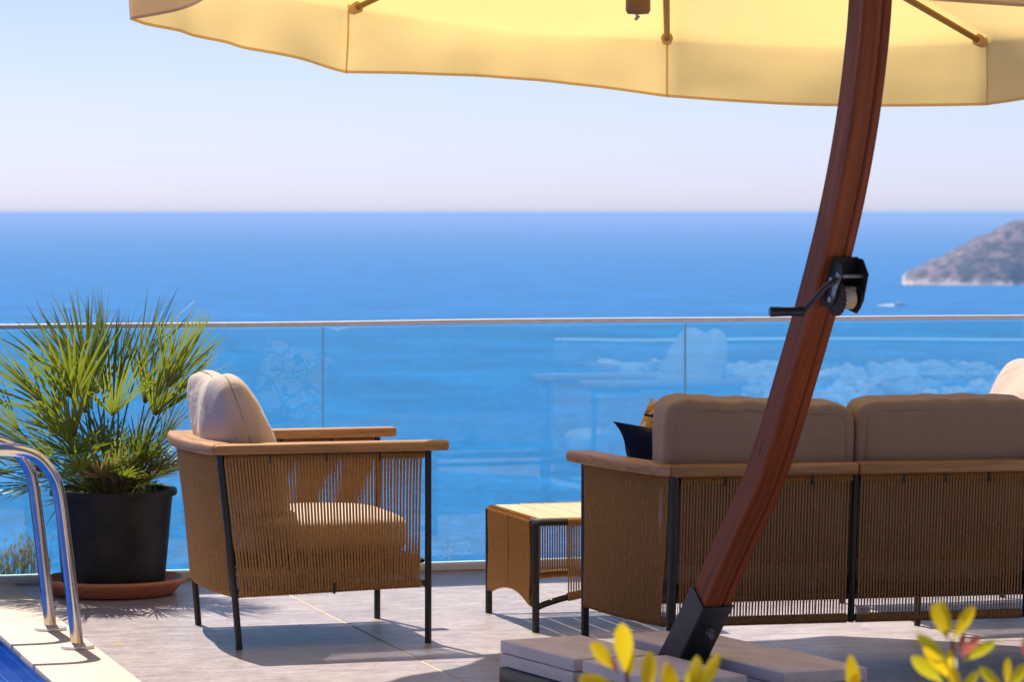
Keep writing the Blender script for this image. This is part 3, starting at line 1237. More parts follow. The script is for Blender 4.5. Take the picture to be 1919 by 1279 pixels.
for side in (-1, 1):
    fn = sofa_side(side)
    top, bot = fn(ZT), fn(ZB, -0.012, 0.055)
    b = MB()
    tt = lambda t: top(0.03 + 0.95 * t)
    bb = lambda t: bot(0.03 + 0.95 * t)
    rope_panel(b, tt, bb, 66, outward=(-1 if side < 0 else 1))
    ridged_bar(b, tt, 66)
    ridged_bar(b, bb, 66, 0.0135, 0.0168)
    b.build('rope_panel', 'rope', sofa, sharp=60, kind='stuff')
    p = bot(0.0)
    q = top(0.0)
    b = MB()
    d = (p - q) / (ZT - ZB)
    b.tube([q + d * ZT + Vector((0, 0, -ZT)), q + Vector((0, 0, 0.014))], 0.0155, 12)
    b.build('leg', 'black', sofa)
    p = top(1.0)
    pb = bot(1.0)
    b = MB()
    b.tube([(pb.x, pb.y, 0.0), (p.x, p.y, 0.682)], 0.0140, 12)
    b.build('leg', 'black', sofa)
    # curved arm rest
    c = [top(i / 14) for i in range(15)]
    ext = (c[-1] - c[-2]).normalized()
    c += [c[-1] + ext * 0.035, c[-1] + ext * 0.07]
    left, right = [], []
    for i, pt in enumerate(c):
        tg = (c[min(i + 1, len(c) - 1)] - c[max(i - 1, 0)]).normalized()
        nn = Vector((-tg.y, tg.x, 0)) * (1 if side < 0 else -1)
        w_out, w_in = 0.055, 0.045
        if i == len(c) - 1:
            w_out, w_in = 0.030, 0.022
        left.append(pt + nn * w_out)
        right.append(pt - nn * w_in)
    left[0] = Vector((-0.030 if side < 0 else SL + 0.030, -0.052, 0))
    right[0] = Vector((0.030 if side < 0 else SL - 0.030, 0.040, 0))
    poly = [(p.x, p.y) for p in left] + [(p.x, p.y) for p in reversed(right)]
    b = MB()
    extrude_poly(b, poly, 0.682, 0.718, 0.010, 'y')
    b.build('arm_rest', 'teak', sofa)
for k in range(NS):
    x0, x1 = k * SEC, (k + 1) * SEC
    b = MB()
    i0, i1 = x0 + 0.020, x1 - (0.010 if k < NS - 1 else 0.02)
    top = lambda t: lerp((i0, 0, ZT), (i1, 0, ZT), t)
    bot = lambda t: lerp((i0, 0.055, ZB), (i1, 0.055, ZB), t)
    rope_panel(b, top, bot, 56, 0.0027, outward=1)
    ridged_bar(b, top, 57)
    ridged_bar(b, bot, 57, 0.0135, 0.0168)
    b.build('rope_panel', 'rope', sofa, sharp=60, kind='stuff')
    if k:
        b = MB()
        b.tube([(x0 + 0.004, 0.055, ZB - 0.012), (x0 + 0.004, 0.0, ZT + 0.014)], 0.0115, 12)
        b.build('back_upright', 'black', sofa)
    a0 = x0 + 0.0015 if k else x0 - 0.0285
    a1 = x1 - 0.0015 if k < NS - 1 else x1 + 0.0285
    s0 = 0 if k else 0.0585
    s1 = 0 if k < NS - 1 else 0.0585
    b = MB()
    extrude_poly(b, [(a0, -0.052), (a1, -0.052), (a1 - s1, 0.040), (a0 + s0, 0.040)], 0.681, 0.719, 0.010, 'x')
    b.build('back_rail', 'teak', sofa)
    for t in (0.25, 0.5, 0.76):
        b = MB()
        b.box(top(t) + Vector((0, 0, -0.002)), (0.006, 0.036, 0.036), bev=0.002, seg=1)
        b.build('rope_clip', 'black', sofa)
b = MB()
for z, y in ((ZT, 0), (ZB, 0.055)):
    b.tube([(0.02, y, z), (SL - 0.02, y, z)], 0.010, 8)
b.tube([(-0.10, 0.64, ZB), (SL + 0.10, 0.64, ZB)], 0.010, 8)
b.tube([(0.03, 0.08, 0.290), (SL - 0.03, 0.08, 0.290), (SL + 0.09, 0.63, 0.290), (-0.09, 0.63, 0.290)], 0.010, 8, closed=True)
b.build('seat_frame', 'black', sofa)
b = MB()
b.box((SL / 2, 0.355, 0.292), (SL - 0.02, 0.55, 0.006), bev=0.002, seg=1)
b.build('seat_deck', 'black', sofa)
# maker's tag on the rear lower bar
b = MB()
b.box((0.6375, 0.033, 0.236), (0.043, 0.0025, 0.030), bev=0.001, seg=1)
tg_o = b.build('maker_tag', 'tag', sofa)
cu = bpy.data.curves.new('tag_lettering', 'FONT')
cu.body = 'CUBICA'
cu.size = 0.0128
cu.align_x = 'CENTER'
cu.extrude = 0.0003
co = bpy.data.objects.new('tag_lettering_curve', cu)
COL.objects.link(co)
dg = bpy.context.evaluated_depsgraph_get()
tme = bpy.data.meshes.new_from_object(co.evaluated_get(dg))
bpy.data.objects.remove(co)
tme.materials.clear()
lt = link('tag_lettering', tme, 'text', tg_o)
lt.location = (0.6375, 0.0313, 0.2325)
lt.rotation_euler = (R(90), 0, 0)
b = MB()
b.box((0.6375, 0.0314, 0.2265), (0.033, 0.0006, 0.0018))
b.build('tag_line', 'text', tg_o)

SM = Matrix.Translation(sofa.location) @ Matrix.Rotation(SOFA_RZ, 4, 'Z')
names = ['left', 'middle', 'right']
for k in range(NS):
    cx = (k + 0.5) * SEC + (0.0 if k else -0.012)
    wdt = 0.665 if k == 0 else 0.625
    cx = [0.294, 0.926, 1.528][k]
    wdt = [0.648, 0.626, 0.590][k]
    sz = (0.21, wdt, 0.53)

    def sag(w, q, kk=k):
        top = max(0.0, q.z)
        h = w.y / (wdt / 2)
        w.z += top * ((0.012 * h * (1 if kk == 0 else -0.3)) + 0.007 * mnoise.noise(Vector((w.y * 14, kk * 5.1, 0))))
        crease = math.exp(-((abs(q.z) - 0.93) / 0.10) ** 2) if q.z > 0 else 0
        w.x += crease * 0.016 * mnoise.noise(Vector((w.y * 30, w.z * 9, kk * 3.3)))
        w.y *= 1.0 - 0.014 * max(-0.4, q.z)
        return w
    me = cushion_mesh('back_cushion', sz, 11.0, 0.18, 34, 0.005, 20 + 9 * k, sag)
    o = link('back_cushion', me, 'taupe')
    o.matrix_world = SM @ Matrix.Translation((cx, 0.125, 0.655)) @ Matrix.Rotation(R(90), 4, 'Z') @ Matrix.Rotation(R(-4.0), 4, 'Y') @ Matrix.Rotation(R(random.uniform(-0.6, 0.6)), 4, 'X')
    tag(o, ['taupe sofa back cushion behind the parasol mast, beside the navy pillow', 'taupe sofa back cushion right of the mast, next to the first',
            'taupe sofa back cushion farthest right, cut by the frame'][k], 'cushion', 'sofa back cushions')
    for xf in (-1, 1):
        seam_tube(sz, 11.0, 0.18, xf, sag, 0.0020, 0.89).build('piping', 'piping', o)
    me = cushion_mesh('seat_cushion', (0.16, 0.595, 0.56), 5.0, 0.12, 10, 0.003, 40 + k)
    o = link('seat_cushion', me, 'cushion_seat')
    o.matrix_world = SM @ Matrix.Translation(((k + 0.5) * SEC, 0.385, 0.378)) @ Matrix.Rotation(R(90), 4, 'Z') @ Matrix.Rotation(R(90), 4, 'Y')
    tag(o, 'beige seat cushion inside the sofa, %s section' % names[k], 'cushion', 'sofa seat cushions')


def pillow(name, loc, rz, lean, roll, size, mat, label, seed, ear=0.0):
    """Scatter pillow: two puffed faces that meet in a knife edge with pointed corners."""
    th, wd, ht = [c / 2 for c in size]
    n = 18
    b = MB()
    for s in (-1, 1):
        vs, fs = [], []
        for i in range(n + 1):
            for j in range(n + 1):
                u, v = -1 + 2 * i / n, -1 + 2 * j / n
                y = wd * u * (1 - 0.03 * (1 - v * v))
                z = ht * v * (1 - 0.03 * (1 - u * u))
                x = s * th * (max(0, 1 - u * u) * max(0, 1 - v * v)) ** 0.45
                x += 0.006 * mnoise.noise(Vector((y * 9 + seed, z * 9, s))) * (1 - u * u) * (1 - v * v)
                if ear and u > 0 and v > 0:
                    y += ear * (u * v) ** 4
                if ear and u > 0 and v < 0.5:      # squashed against the arm
                    y -= 0.12 * u * min(1, (0.5 - v) / 0.7) ** 1.3
                vs.append((x, y, z))
        for i in range(n):
            for j in range(n):
                a = i * (n + 1) + j
                fs.append((a, a + 1, a + n + 2, a + n + 1))
        b.add(vs, fs)
    me = b.mesh(name, 180)
    bm = bmesh.new()
    bm.from_mesh(me)
    bmesh.ops.remove_doubles(bm, verts=bm.verts[:], dist=1e-5)
    bmesh.ops.recalc_face_normals(bm, faces=bm.faces[:])
    bm.to_mesh(me)
    bm.free()
    me.set_sharp_from_angle(angle=R(80))
    o = link(name, me, mat)
    o.matrix_world = Matrix.Translation(loc) @ Matrix.Rotation(rz, 4, 'Z') @ Matrix.Rotation(lean, 4, 'Y') @ Matrix.Rotation(roll, 4, 'X')
    return tag(o, label, 'pillow')


pillow('navy_pillow', (0.552, 11.20, 0.605), R(90 + 10), R(-10), R(9), (0.14, 0.40, 0.38), 'navy', 'dark navy pillow with a pointed corner at the left end of the sofa', 5, 0.06)
pillow('printed_pillow', (0.556, 11.38, 0.664), R(90 + 12), R(-14), R(20), (0.13, 0.36, 0.38), 'printed', 'printed pillow in yellow, orange, black and cream behind the navy one', 6)

# ================================================================== SIDE TABLE
tb = empty('side_table', (0.287, 12.525, 0), TH)
tag(tb, 'low square side table with pale slatted top and rope sides', 'table')
HX, HY, ZTB = 0.30, 0.31, 0.398
RT = 0.0135
for sx in (-1, 1):
    for sy in (-1, 1):
        b = MB()
        b.tube([(sx * HX, sy * HY, 0), (sx * HX, sy * HY, ZTB)], RT, 12)
        b.build('leg', 'black', tb)
b = MB()
pts = []
for (cx, cy, a0) in ((HX, HY, 0), (-HX, HY, 90), (-HX, -HY, 180), (HX, -HY, 270)):
    for k in range(5):
        a = R(a0 + 90 * k / 4)
        rr = 0.03
        pts.append((cx - math.copysign(rr, cx) + rr * math.cos(a) + math.copysign(0.001, cx), cy - math.copysign(rr, cy) + rr * math.sin(a), ZTB))
b.tube(pts, RT, 10, closed=True)
b.build('top_frame', 'black', tb)
nsl = 6
sw = (2 * HX - 0.036) / nsl
for k in range(nsl):
    b = MB()
    b.box((-HX + 0.018 + sw * (k + 0.5), 0, ZTB + 0.006), (sw - 0.006, 2 * HY - 0.03, 0.018), bev=0.002, seg=1, axis=1)
    b.build('slat', 'slat', tb)


def arch(t):  # height of the lower stretcher along a side, 0..1
    return 0.088 + 0.055 * (math.sin(math.pi * t) ** 0.8)


for (ax, s) in (('y', -1), ('y', 1), ('x', -1), ('x', 1)):
    b = MB()
    pts = []
    for k in range(21):
        t = k / 20
        q = -1 + 2 * t
        pts.append((s * HX, q * HY, arch(t)) if ax == 'y' else (q * HX, s * HY, arch(t)))
    b.tube(pts, 0.0115, 8)
    b.build('stretcher', 'black', tb)
    # cords
    b = MB()
    if ax == 'y':
        def top(t, s=s):
            return Vector((s * HX, (-1 + 2 * t) * HY, ZTB))

        def bot(t, s=s):
            return Vector((s * HX, (-1 + 2 * t) * HY, arch(t)))
        for (a0, a1) in ((0.06, 0.490), (0.510, 0.945)):
            f1 = lambda t: top(a0 + (a1 - a0) * t)
            f2 = lambda t: bot(a0 + (a1 - a0) * t)
            rope_panel(b, f1, f2, 32, 0.0040, 0.0150, outward=(1 if s > 0 else -1))
            ridged_bar(b, f1, 32, 0.0145, 0.0178)
            ridged_bar(b, f2, 32, 0.0125, 0.0158)
    else:
        def top(t, s=s):
            return Vector(((-1 + 2 * t) * HX, s * HY, ZTB))

        def bot(t, s=s):
            return Vector(((-1 + 2 * t) * HX, s * HY, arch(t)))
        f1 = lambda t: top(0.20 + 0.62 * t)
        f2 = lambda t: bot(0.20 + 0.62 * t)
        for i in range(38):
            t = (i + 0.5) / 38
            b.tube([f1(t), f2(t)], 0.0030, 5, caps=False)
        ridged_bar(b, f1, 38, 0.0145, 0.0178)
        ridged_bar(b, f2, 38, 0.0135, 0.0168)
    b.build('rope_panel', 'rope', tb, sharp=60, kind='stuff')

# ================================================================== POTTED PALM
PX, PY = -1.592, 13.385
palm = empty('potted_palm', (PX, PY, 0.022), 0)
tag(palm, 'bushy fan palm in a black plastic pot by the glass', 'potted plant')
b = MB()
b.lathe([(0.0, 0.0), (0.195, 0.0), (0.202, 0.006), (0.213, 0.12), (0.234, 0.36), (0.236, 0.372), (0.251, 0.374), (0.2535, 0.381), (0.252, 0.398), (0.246, 0.402),
         (0.238, 0.398), (0.232, 0.36), (0.228, 0.33)], 64)
b.build('pot', 'pot', palm)
b = MB()
vs, fs = [], []
for i in range(9):
    for k in range(32):
        a = 2 * math.pi * k / 32
        rr = 0.231 * i / 8
        vs.append((rr * math.cos(a), rr * math.sin(a), 0.350 + 0.02 * mnoise.noise(Vector((rr * 14 * math.cos(a), rr * 14 * math.sin(a), 0))) + 0.02 * (1 - i / 8)))
for i in range(8):
    for k in range(32):
        k2 = (k + 1) % 32
        fs.append((i * 32 + k, i * 32 + k2, (i + 1) * 32 + k2, (i + 1) * 32 + k))
b.add(vs, fs)
b.build('soil', 'soil', palm, sharp=180)


def frond_mesh(seed, L, blade, nleaf, spread, dry=False):
    rnd = random.Random(seed)
    b = MB()
    bend = rnd.uniform(-0.04, 0.10)
    pts = [(0, bend * (t ** 2), L * t) for t in (0, 0.25, 0.5, 0.75, 1.0)]
    o = len(b.v)
    b.tube(pts, [0.006, 0.005, 0.0042, 0.0036, 0.003], 5)
    b.fl = [(0.15, 0, 0)] * len(b.v)
    hub = Vector((0, bend, L))
    tdir = Vector((0, 2 * bend, L)).normalized()
    cup = rnd.uniform(0.10, 0.35)
    for i in range(nleaf):
        t = (i + 0.5) / nleaf
        a = (t - 0.5) * spread + rnd.uniform(-0.03, 0.03)
        ln = blade * (0.72 + 0.28 * math.cos(a * 0.9)) * rnd.uniform(0.86, 1.08)
        dirv = Vector((math.sin(a), -cup * (1 - math.cos(a)) + rnd.uniform(-0.05, 0.05), 0)) + tdir * math.cos(a)
        dirv.normalize()
        side = Vector((math.cos(a), 0, 0)) - tdir * math.sin(a)
        side.normalize()
        nrm = dirv.cross(side).normalized()
        droop = rnd.uniform(-0.02, 0.06) + (0.10 if rnd.random() < 0.14 else 0)
        wr = (spread / nleaf) * blade * 0.36 * 0.5
        ws = [0.0018, min(wr * 0.75, 0.0075), 0.0058, 0.0036, 0.0004]
        ss = [0.02, 0.28, 0.54, 0.80, 1.0]
        vs, fl = [], []
        kink = rnd.random() < 0.10
        for s, w in zip(ss, ws):
            p = hub + dirv * ln * s + nrm * (droop * s * s) + Vector((0, 0, -0.05 * s * s * (1 - dirv.z)))
            if kink and s > 0.7:
                p += Vector((rnd.uniform(-0.02, 0.02), rnd.uniform(-0.02, 0.02), -0.12 * (s - 0.6)))
            vs += [p - side * w + nrm * w * 0.55, p, p + side * w + nrm * w * 0.55]
            fl += [(s, 0, 0)] * 3
        fs = []
        for q in range(4):
            for c in range(2):
                fs.append((q * 3 + c, q * 3 + c + 1, q * 3 + 3 + c + 1, q * 3 + 3 + c))
        b.add(vs, fs, fl)
    me = b.mesh('frond', 60)
    me.materials.append(M['palm_dry' if dry else 'palm'])
    return me


rnd = random.Random(31)
fm = [frond_mesh(100 + i, rnd.uniform(0.38, 0.50), rnd.uniform(0.34, 0.42), rnd.choice([13, 15, 17]), rnd.uniform(1.3, 2.3)) for i in range(8)]
fs_ = [frond_mesh(200 + i, rnd.uniform(0.22, 0.36), rnd.uniform(0.27, 0.34), rnd.choice([13, 15, 17]), rnd.uniform(1.8, 2.9)) for i in range(8)]
fd = [frond_mesh(300 + i, rnd.uniform(0.16, 0.26), rnd.uniform(0.20, 0.28), 11, rnd.uniform(1.6, 2.6), True) for i in range(3)]


def place_frond(me, az, tilt, base, spin, sc=1.0):
    o = link('frond', me, None, palm)
    mtx = Matrix.Translation(base) @ Matrix.Rotation(az, 4, 'Z') @ Matrix.Rotation(-tilt, 4, 'X') @ Matrix.Rotation(spin, 4, 'Z') @ Matrix.Scale(sc, 4)
    # keep the leaf bending outwards: local +Y is the outward side after the turn
    o.matrix_local = mtx
    return o


# az: 0 points to +Y (away); positive turns towards -X (left)
specs = []
for k in range(20):      # upright crown
    specs.append((fm[k % 8], rnd.uniform(-math.pi, math.pi), R(rnd.uniform(2, 25)), rnd.uniform(-1.5, 1.5), rnd.uniform(0.88, 1.08)))
for k in range(28):      # middle ring
    specs.append((rnd.choice(fm[:3] + fs_), rnd.uniform(-math.pi, math.pi), R(rnd.uniform(28, 60)), rnd.uniform(-1.2, 1.2), rnd.uniform(0.72, 0.95)))
for k in range(18):      # low ring
    specs.append((rnd.choice(fs_), rnd.uniform(-math.pi, math.pi), R(rnd.uniform(55, 84)), rnd.uniform(-0.6, 0.6), rnd.uniform(0.7, 0.95)))
for (az, tl) in ((R(82), 46), (R(100), 58), (R(70), 66), (R(95), 72), (R(60), 40), (R(110), 50)):   # the left side reaches far out
    specs.append((rnd.choice(fm), az, R(tl), rnd.uniform(-0.5, 0.5), 0.86))
for (az, tl) in ((R(-88), 34), (R(-75), 44), (R(-100), 26), (R(-84), 56)):
    specs.append((rnd.choice(fm), az, R(tl), rnd.uniform(-0.5, 0.5), 0.66))
for k in range(9):
    specs.append((rnd.choice(fd), rnd.uniform(-math.pi, math.pi), R(rnd.uniform(20, 75)), rnd.uniform(-1, 1), rnd.uniform(0.8, 1.1)))
for (me, az, tl, sp, sc) in specs:
    a = az + math.pi / 2
    base = Vector((0.085 * math.cos(a) * rnd.uniform(0.2, 1), 0.085 * math.sin(a) * rnd.uniform(0.2, 1), 0.36))
    if math.sin(az) < 0 and tl > 0.45:
        sc *= 0.69
        tl *= 0.84
    if math.cos(az) < 0 and tl > 1.1:
        tl = 1.0
    reach = PY + math.cos(az) * math.sin(tl) * 0.7
    if math.cos(az) > 0.3 and tl > 0.6:       # nothing may pass through the glass
        sc *= 0.62
    place_frond(me, az, tl, base, sp, sc)
b = MB()
for k in range(46):
    a = rnd.uniform(0, 2 * math.pi)
    rr = rnd.uniform(0.0, 0.10)
    p = Vector((rr * math.cos(a), rr * math.sin(a), 0.35))
    q = p + Vector((0.09 * math.cos(a), 0.09 * math.sin(a), rnd.uniform(0.10, 0.20)))
    b.tube([p, lerp(p, q, 0.5) + Vector((0, 0, 0.02)), q], [0.010, 0.008, 0.005], 5)
b.build('stem_bases', 'bark', palm, kind='stuff')
# little weed in the pot, at the right front
b = MB()
for k in range(70):
    a = rnd.uniform(0, 2 * math.pi)
    c = Vector((0.135 + rnd.gauss(0, 0.030), -0.125 + rnd.gauss(0, 0.03), 0.375 + abs(rnd.gauss(0, 0.045))))
    l, w = rnd.uniform(0.014, 0.026), rnd.uniform(0.005, 0.009)
    d = Vector((math.cos(a), math.sin(a), rnd.uniform(-0.2, 0.7))).normalized()
    s = d.cross(Vector((0, 0, 1))).normalized()
    b.add([c, c + d * l * 0.5 + s * w, c + d * l, c + d * l * 0.5 - s * w], [(0, 1, 2, 3)], [(0, 0, 0), (0.5, 0, 0), (1, 0, 0), (0.5, 0, 0)])
for k in range(9):
    c = Vector((0.135 + rnd.gauss(0, 0.02), -0.125 + rnd.gauss(0, 0.02), 0.35))
    b.tube([c, c + Vector((rnd.uniform(-0.03, 0.03), rnd.uniform(-0.03, 0.03), rnd.uniform(0.05, 0.11)))], 0.0012, 4)
b.build('weed_sprig', 'weed', palm, kind='stuff')

sc_o = MB()
sc_o.lathe([(0.0, 0.0), (0.235, 0.0), (0.245, 0.004), (0.272, 0.036), (0.287, 0.046), (0.291, 0.055), (0.287, 0.064), (0.279, 0.065), (0.268, 0.054), (0.240, 0.020), (0.232, 0.016), (0.0, 0.016)], 72)
sa = sc_o.build('plant_saucer', 'terracotta')
sa.location = (PX, PY, 0.004)
tag(sa, 'round terracotta coloured saucer under the black pot', 'saucer')


# ================================================================== POOL HANDRAILS
def handrail(loc, label):
    root = empty('pool_handrail', loc, TH + math.pi)      # local +x points over the pool
    tag(root, label, 'handrail', 'stainless pool ladder handrails')
    key = [(0, 0, 0.008), (0.022, 0, 0.20), (0.046, 0, 0.40), (0.064, 0, 0.535), (0.085, 0, 0.600), (0.130, 0, 0.660), (0.190, 0, 0.690), (0.270, 0, 0.698),
           (0.350, 0, 0.690), (0.430, 0, 0.655), (0.490, 0, 0.590), (0.520, 0, 0.500), (0.535, 0, 0.30), (0.54, 0, -0.2), (0.54, 0, -0.9)]
    b = MB()
    b.tube(catmull(key, 6), 0.0225, 20)
    b.build('tube', 'stainless', root, sharp=60)
    b = MB()
    b.lathe([(0.0, 0.0), (0.057, 0.0), (0.0585, 0.003), (0.0585, 0.008), (0.056, 0.011), (0.035, 0.015), (0.026, 0.019), (0.0, 0.019)], 40)
    b.build('flange', 'flange', root)
    return root


handrail((-1.512, 11.66, 0.006), 'stainless pool handrail nearest the camera, on the cream coping')
handrail((-1.676, 12.17, 0.006), 'stainless pool handrail farther back, nearer the potted palm')

# ================================================================== PARASOL
NA = R(26)
NV = Vector((math.sin(NA), -math.cos(NA), 0))       # the mast leans this way
EV = Vector((math.cos(NA), math.sin(NA), 0))
BC = Vector((0.530, 10.05, 0))
par = empty('parasol', (BC.x, BC.y, 0), 0)
tag(par, 'large cream cantilever parasol with curved wooden mast', 'parasol')
HUB = Vector((0.515, 11.35, 2.83)) - BC


def rel(r, z, lat=0.0):
    return NV * r + EV * lat + Vector((0, 0, z))


key = [(0.118, 0.355, 0), (0.190, 0.448, 0), (0.322, 0.605, 0), (0.443, 0.751, 0), (0.532, 0.890, 0), (0.613, 1.035, 0), (0.718, 1.225, 0), (0.822, 1.432, 0), (0.893, 1.60, 0), (0.950, 1.77, 0),
       (0.990, 1.93, 0), (1.019, 2.103, 0), (1.040, 2.40, 0), (1.01, 2.75, 0.0), (0.88, 3.08, 0.03), (0.60, 3.33, 0.08), (0.18, 3.46, 0.17), (-0.30, 3.46, 0.28), (-0.78, 3.38, 0.42), (-1.19, 3.28, 0.555)]
mp = catmull([rel(r, z, l) for (r, z, l) in key], 5)
frames = []
for i, p in enumerate(mp):
    t = (mp[min(i + 1, len(mp) - 1)] - mp[max(i - 1, 0)]).normalized()
    e = EV
    m_ = t.cross(e).normalized()
    e = m_.cross(t).normalized()
    if m_.dot(NV) < 0 and i < 60:
        pass
    frames.append((e, m_))


def rectprof(a0, a1, b0, b1, c=0.006):
    return [(a0 + c, b0), (a1 - c, b0), (a1, b0 + c), (a1, b1 - c), (a1 - c, b1), (a0 + c, b1), (a0, b1 - c), (a0, b0 + c)]


b = MB()
b.sweep(mp, frames, rectprof(-0.046, 0.0175, -0.043, 0.043))
b.build('mast_beam', 'mast', par)
b = MB()
b.sweep(mp, frames, rectprof(0.0185, 0.046, -0.043, 0.043, 0.005))
b.build('mast_beam', 'mast', par)
# dark stamped marks on the side of the beam
ist = min(range(len(mp)), key=lambda i: abs(mp[i].z - 0.845))
es, ms = frames[ist]
ts = (mp[ist + 1] - mp[ist - 1]).normalized()
for k in range(4):
    b = MB()
    c = mp[ist] - es * 0.0466 + ts * (0.014 * k) + ms * random.uniform(-0.004, 0.004)
    b.box(c, (0.0012, 0.010, 0.003), Matrix((es, (ms + ts * 0.4).normalized(), ts)).transposed())
    b.build('stamp_mark', 'text', par)
# steel shoe
shoe = [rel(-0.140, 0.075), rel(-0.008, 0.215), rel(0.146, 0.388)]
d0 = (shoe[-1] - shoe[0]).normalized()
mm = d0.cross(EV).normalized()
b = MB()
outer = rectprof(-0.052, 0.052, -0.049, 0.049, 0.004)
b.sweep(shoe, [(EV, mm)] * 3, outer, caps=True)
b.build('mast_shoe', 'steel', par)
b = MB()
pb = rel(0.086, 0.315)
out = mm if mm.dot(NV) > 0 else -mm
b.tube([pb + out * 0.047, pb + out * 0.080], 0.008, 10)
b.tube([pb + out * 0.049, pb + out * 0.058], 0.013, 6)
b.build('bolt', 'galv', par)
# base frame: cross of steel angle under the slabs, on feet
b = MB()
rz = math.atan2(NV.y, NV.x)
rot = Matrix.Rotation(rz, 3, 'Z')
for lat in (-0.075, 0.075):
    b.box(EV * lat + Vector((0, 0, 0.085)), (1.10, 0.045, 0.045), rot, 0.003, 1)
for a in (-0.535, 0.0, 0.535):
    b.box(NV * a + Vector((0, 0, 0.0835)), (0.05, 0.72, 0.045), rot, 0.003, 1)
for lat in (-0.345, 0.345):
    b.box(EV * lat + Vector((0, 0, 0.0865)), (1.12, 0.035, 0.050), rot, 0.006, 2)
b.build('base_frame', 'steel', par)
for a in (-0.52, 0.52):
    for lat in (-0.33, 0.33):
        b = MB()
        c = NV * a + EV * lat
        b.tube([c + Vector((0, 0, 0.0)), c + Vector((0, 0, 0.02)), c + Vector((0, 0, 0.064))], [0.036, 0.034, 0.022], 14)
        b.build('foot', 'grip', par)

# paving slabs lying on the base frame, two high at each quarter
sme = {}
for (w, l) in ((0.50, 0.285),):
    for lv in range(2):
        bm_ = MB()
        bm_.box((0, 0, 0), (0.50, 0.285, 0.038), bev=0.006 if lv else 0.003, seg=3)
        sme[lv] = bm_.mesh('paving_slab')
        sme[lv].materials.append(M['slab'])
pos = [(-0.335, -0.205, 'left far quarter'), (-0.295, 0.185, 'right far quarter'), (0.205, 0.205, 'right near quarter'), (0.195, -0.195, 'left near quarter')]
for (a, lat, where) in pos:
    for lv in range(2):
        o = link('paving_slab', sme[lv], None)
        c = BC + NV * (a + random.uniform(-0.006, 0.006)) + EV * lat
        o.location = (c.x, c.y, 0.1125 + 0.0205 + 0.0405 * lv)
        o.rotation_euler = (0, 0, rz + R(random.uniform(-1.2, 1.2)))
        tag(o, '%s pale stone slab weighing down the parasol base, %s' % ('upper' if lv else 'lower', where), 'slab', 'stone slabs on the parasol base')

# winch on the back face of the mast
iw = min(range(len(mp)), key=lambda i: abs(mp[i].z - 1.340))
ew, mw = frames[iw]
if mw.dot(NV) < 0:
    mw = -mw
tw = (mp[iw + 1] - mp[iw - 1]).normalized()
W0 = mp[iw] + mw * 0.044 + ew * 0.012


def wp(a, b_, c):      # a across (right +), b_ along the mast (up +), c out from the face
    return W0 + ew * a + tw * b_ + mw * c


win = empty('winch', (0, 0, 0))
win.parent = par
wrot = Matrix((ew, tw, mw)).transposed()
b = MB()
b.box(wp(0.008, 0.0, 0.003), (0.082, 0.155, 0.005), wrot, 0.001, 1)
b.build('mounting_plate', 'black', win)


def plate(a, poly, th, mat, name):
    b = MB()
    n = len(poly)
    vs = [wp(a - th / 2, y, c) for (y, c) in poly] + [wp(a + th / 2, y, c) for (y, c) in poly]
    fs = [tuple(range(n)), tuple(range(2 * n - 1, n - 1, -1))] + [(i, (i + 1) % n, n + (i + 1) % n, n + i) for i in range(n)]
    b.add(vs, fs)
    return b.build(name, mat, win)


cheek = [(0.075, 0.004), (0.085, 0.03), (0.06, 0.075), (-0.02, 0.085), (-0.065, 0.07), (-0.075, 0.03), (-0.07, 0.004)]
plate(0.046, cheek, 0.004, 'black', 'cheek_plate')
plate(-0.030, [(0.072, 0.004), (0.078, 0.05), (0.05, 0.066), (0.018, 0.060), (-0.02, 0.066), (-0.046, 0.058), (-0.046, 0.038), (-0.01, 0.026), (-0.01, 0.004)], 0.004, 'black', 'cheek_plate')
plate(-0.0335, [(0.052, 0.040), (0.052, 0.064), (-0.028, 0.060), (-0.028, 0.044)], 0.003, 'galv', 'pawl_plate')


def disc(a0, a1, y, c, r0, r1, mat, name, sides=28, teeth=0):
    b = MB()
    if teeth:
        n = teeth * 4
        vs, fs = [], []
        for a in (a0, a1):
            for k in range(n):
                an = 2 * math.pi * k / n
                rr = r0 if k % 4 in (0, 1) else r0 * 0.90
                vs.append(wp(a, y + rr * math.cos(an), c + rr * math.sin(an)))
        fs = [tuple(range(n)), tuple(range(2 * n - 1, n - 1, -1))] + [(i, (i + 1) % n, n + (i + 1) % n, n + i) for i in range(n)]
        b.add(vs, fs)
    else:
        b.tube([wp(a0, y, c), wp(a1, y, c)], [r0, r1], sides)
    return b.build(name, mat, win)


disc(-0.026, -0.017, -0.025, 0.052, 0.050, 0.050, 'rust', 'ratchet_gear', teeth=26)
disc(-0.015, -0.011, -0.025, 0.050, 0.036, 0.036, 'black', 'drum_flange')
disc(0.038, 0.042, -0.025, 0.050, 0.040, 0.040, 'black', 'drum_flange')
b = MB()
pts = []
turns = 4
for k in range(turns * 20 + 1):
    an = 2 * math.pi * k / 20
    pts.append(wp(-0.006 + 0.038 * k / (turns * 20), -0.025 + 0.0265 * math.cos(an), 0.050 + 0.0265 * math.sin(an)))
b.tube(pts, 0.0062, 7)
b.build('wound_rope', 'ropewhite', win)
disc(-0.034, 0.050, 0.042, 0.050, 0.0055, 0.0055, 'galv', 'cross_bolt', 10)
disc(-0.055, -0.030, 0.030, 0.052, 0.010, 0.010, 'galv', 'pinion_shaft', 10)
disc(-0.042, -0.030, -0.03, 0.050, 0.009, 0.009, 'galv', 'axle_nut', 6)
b = MB()
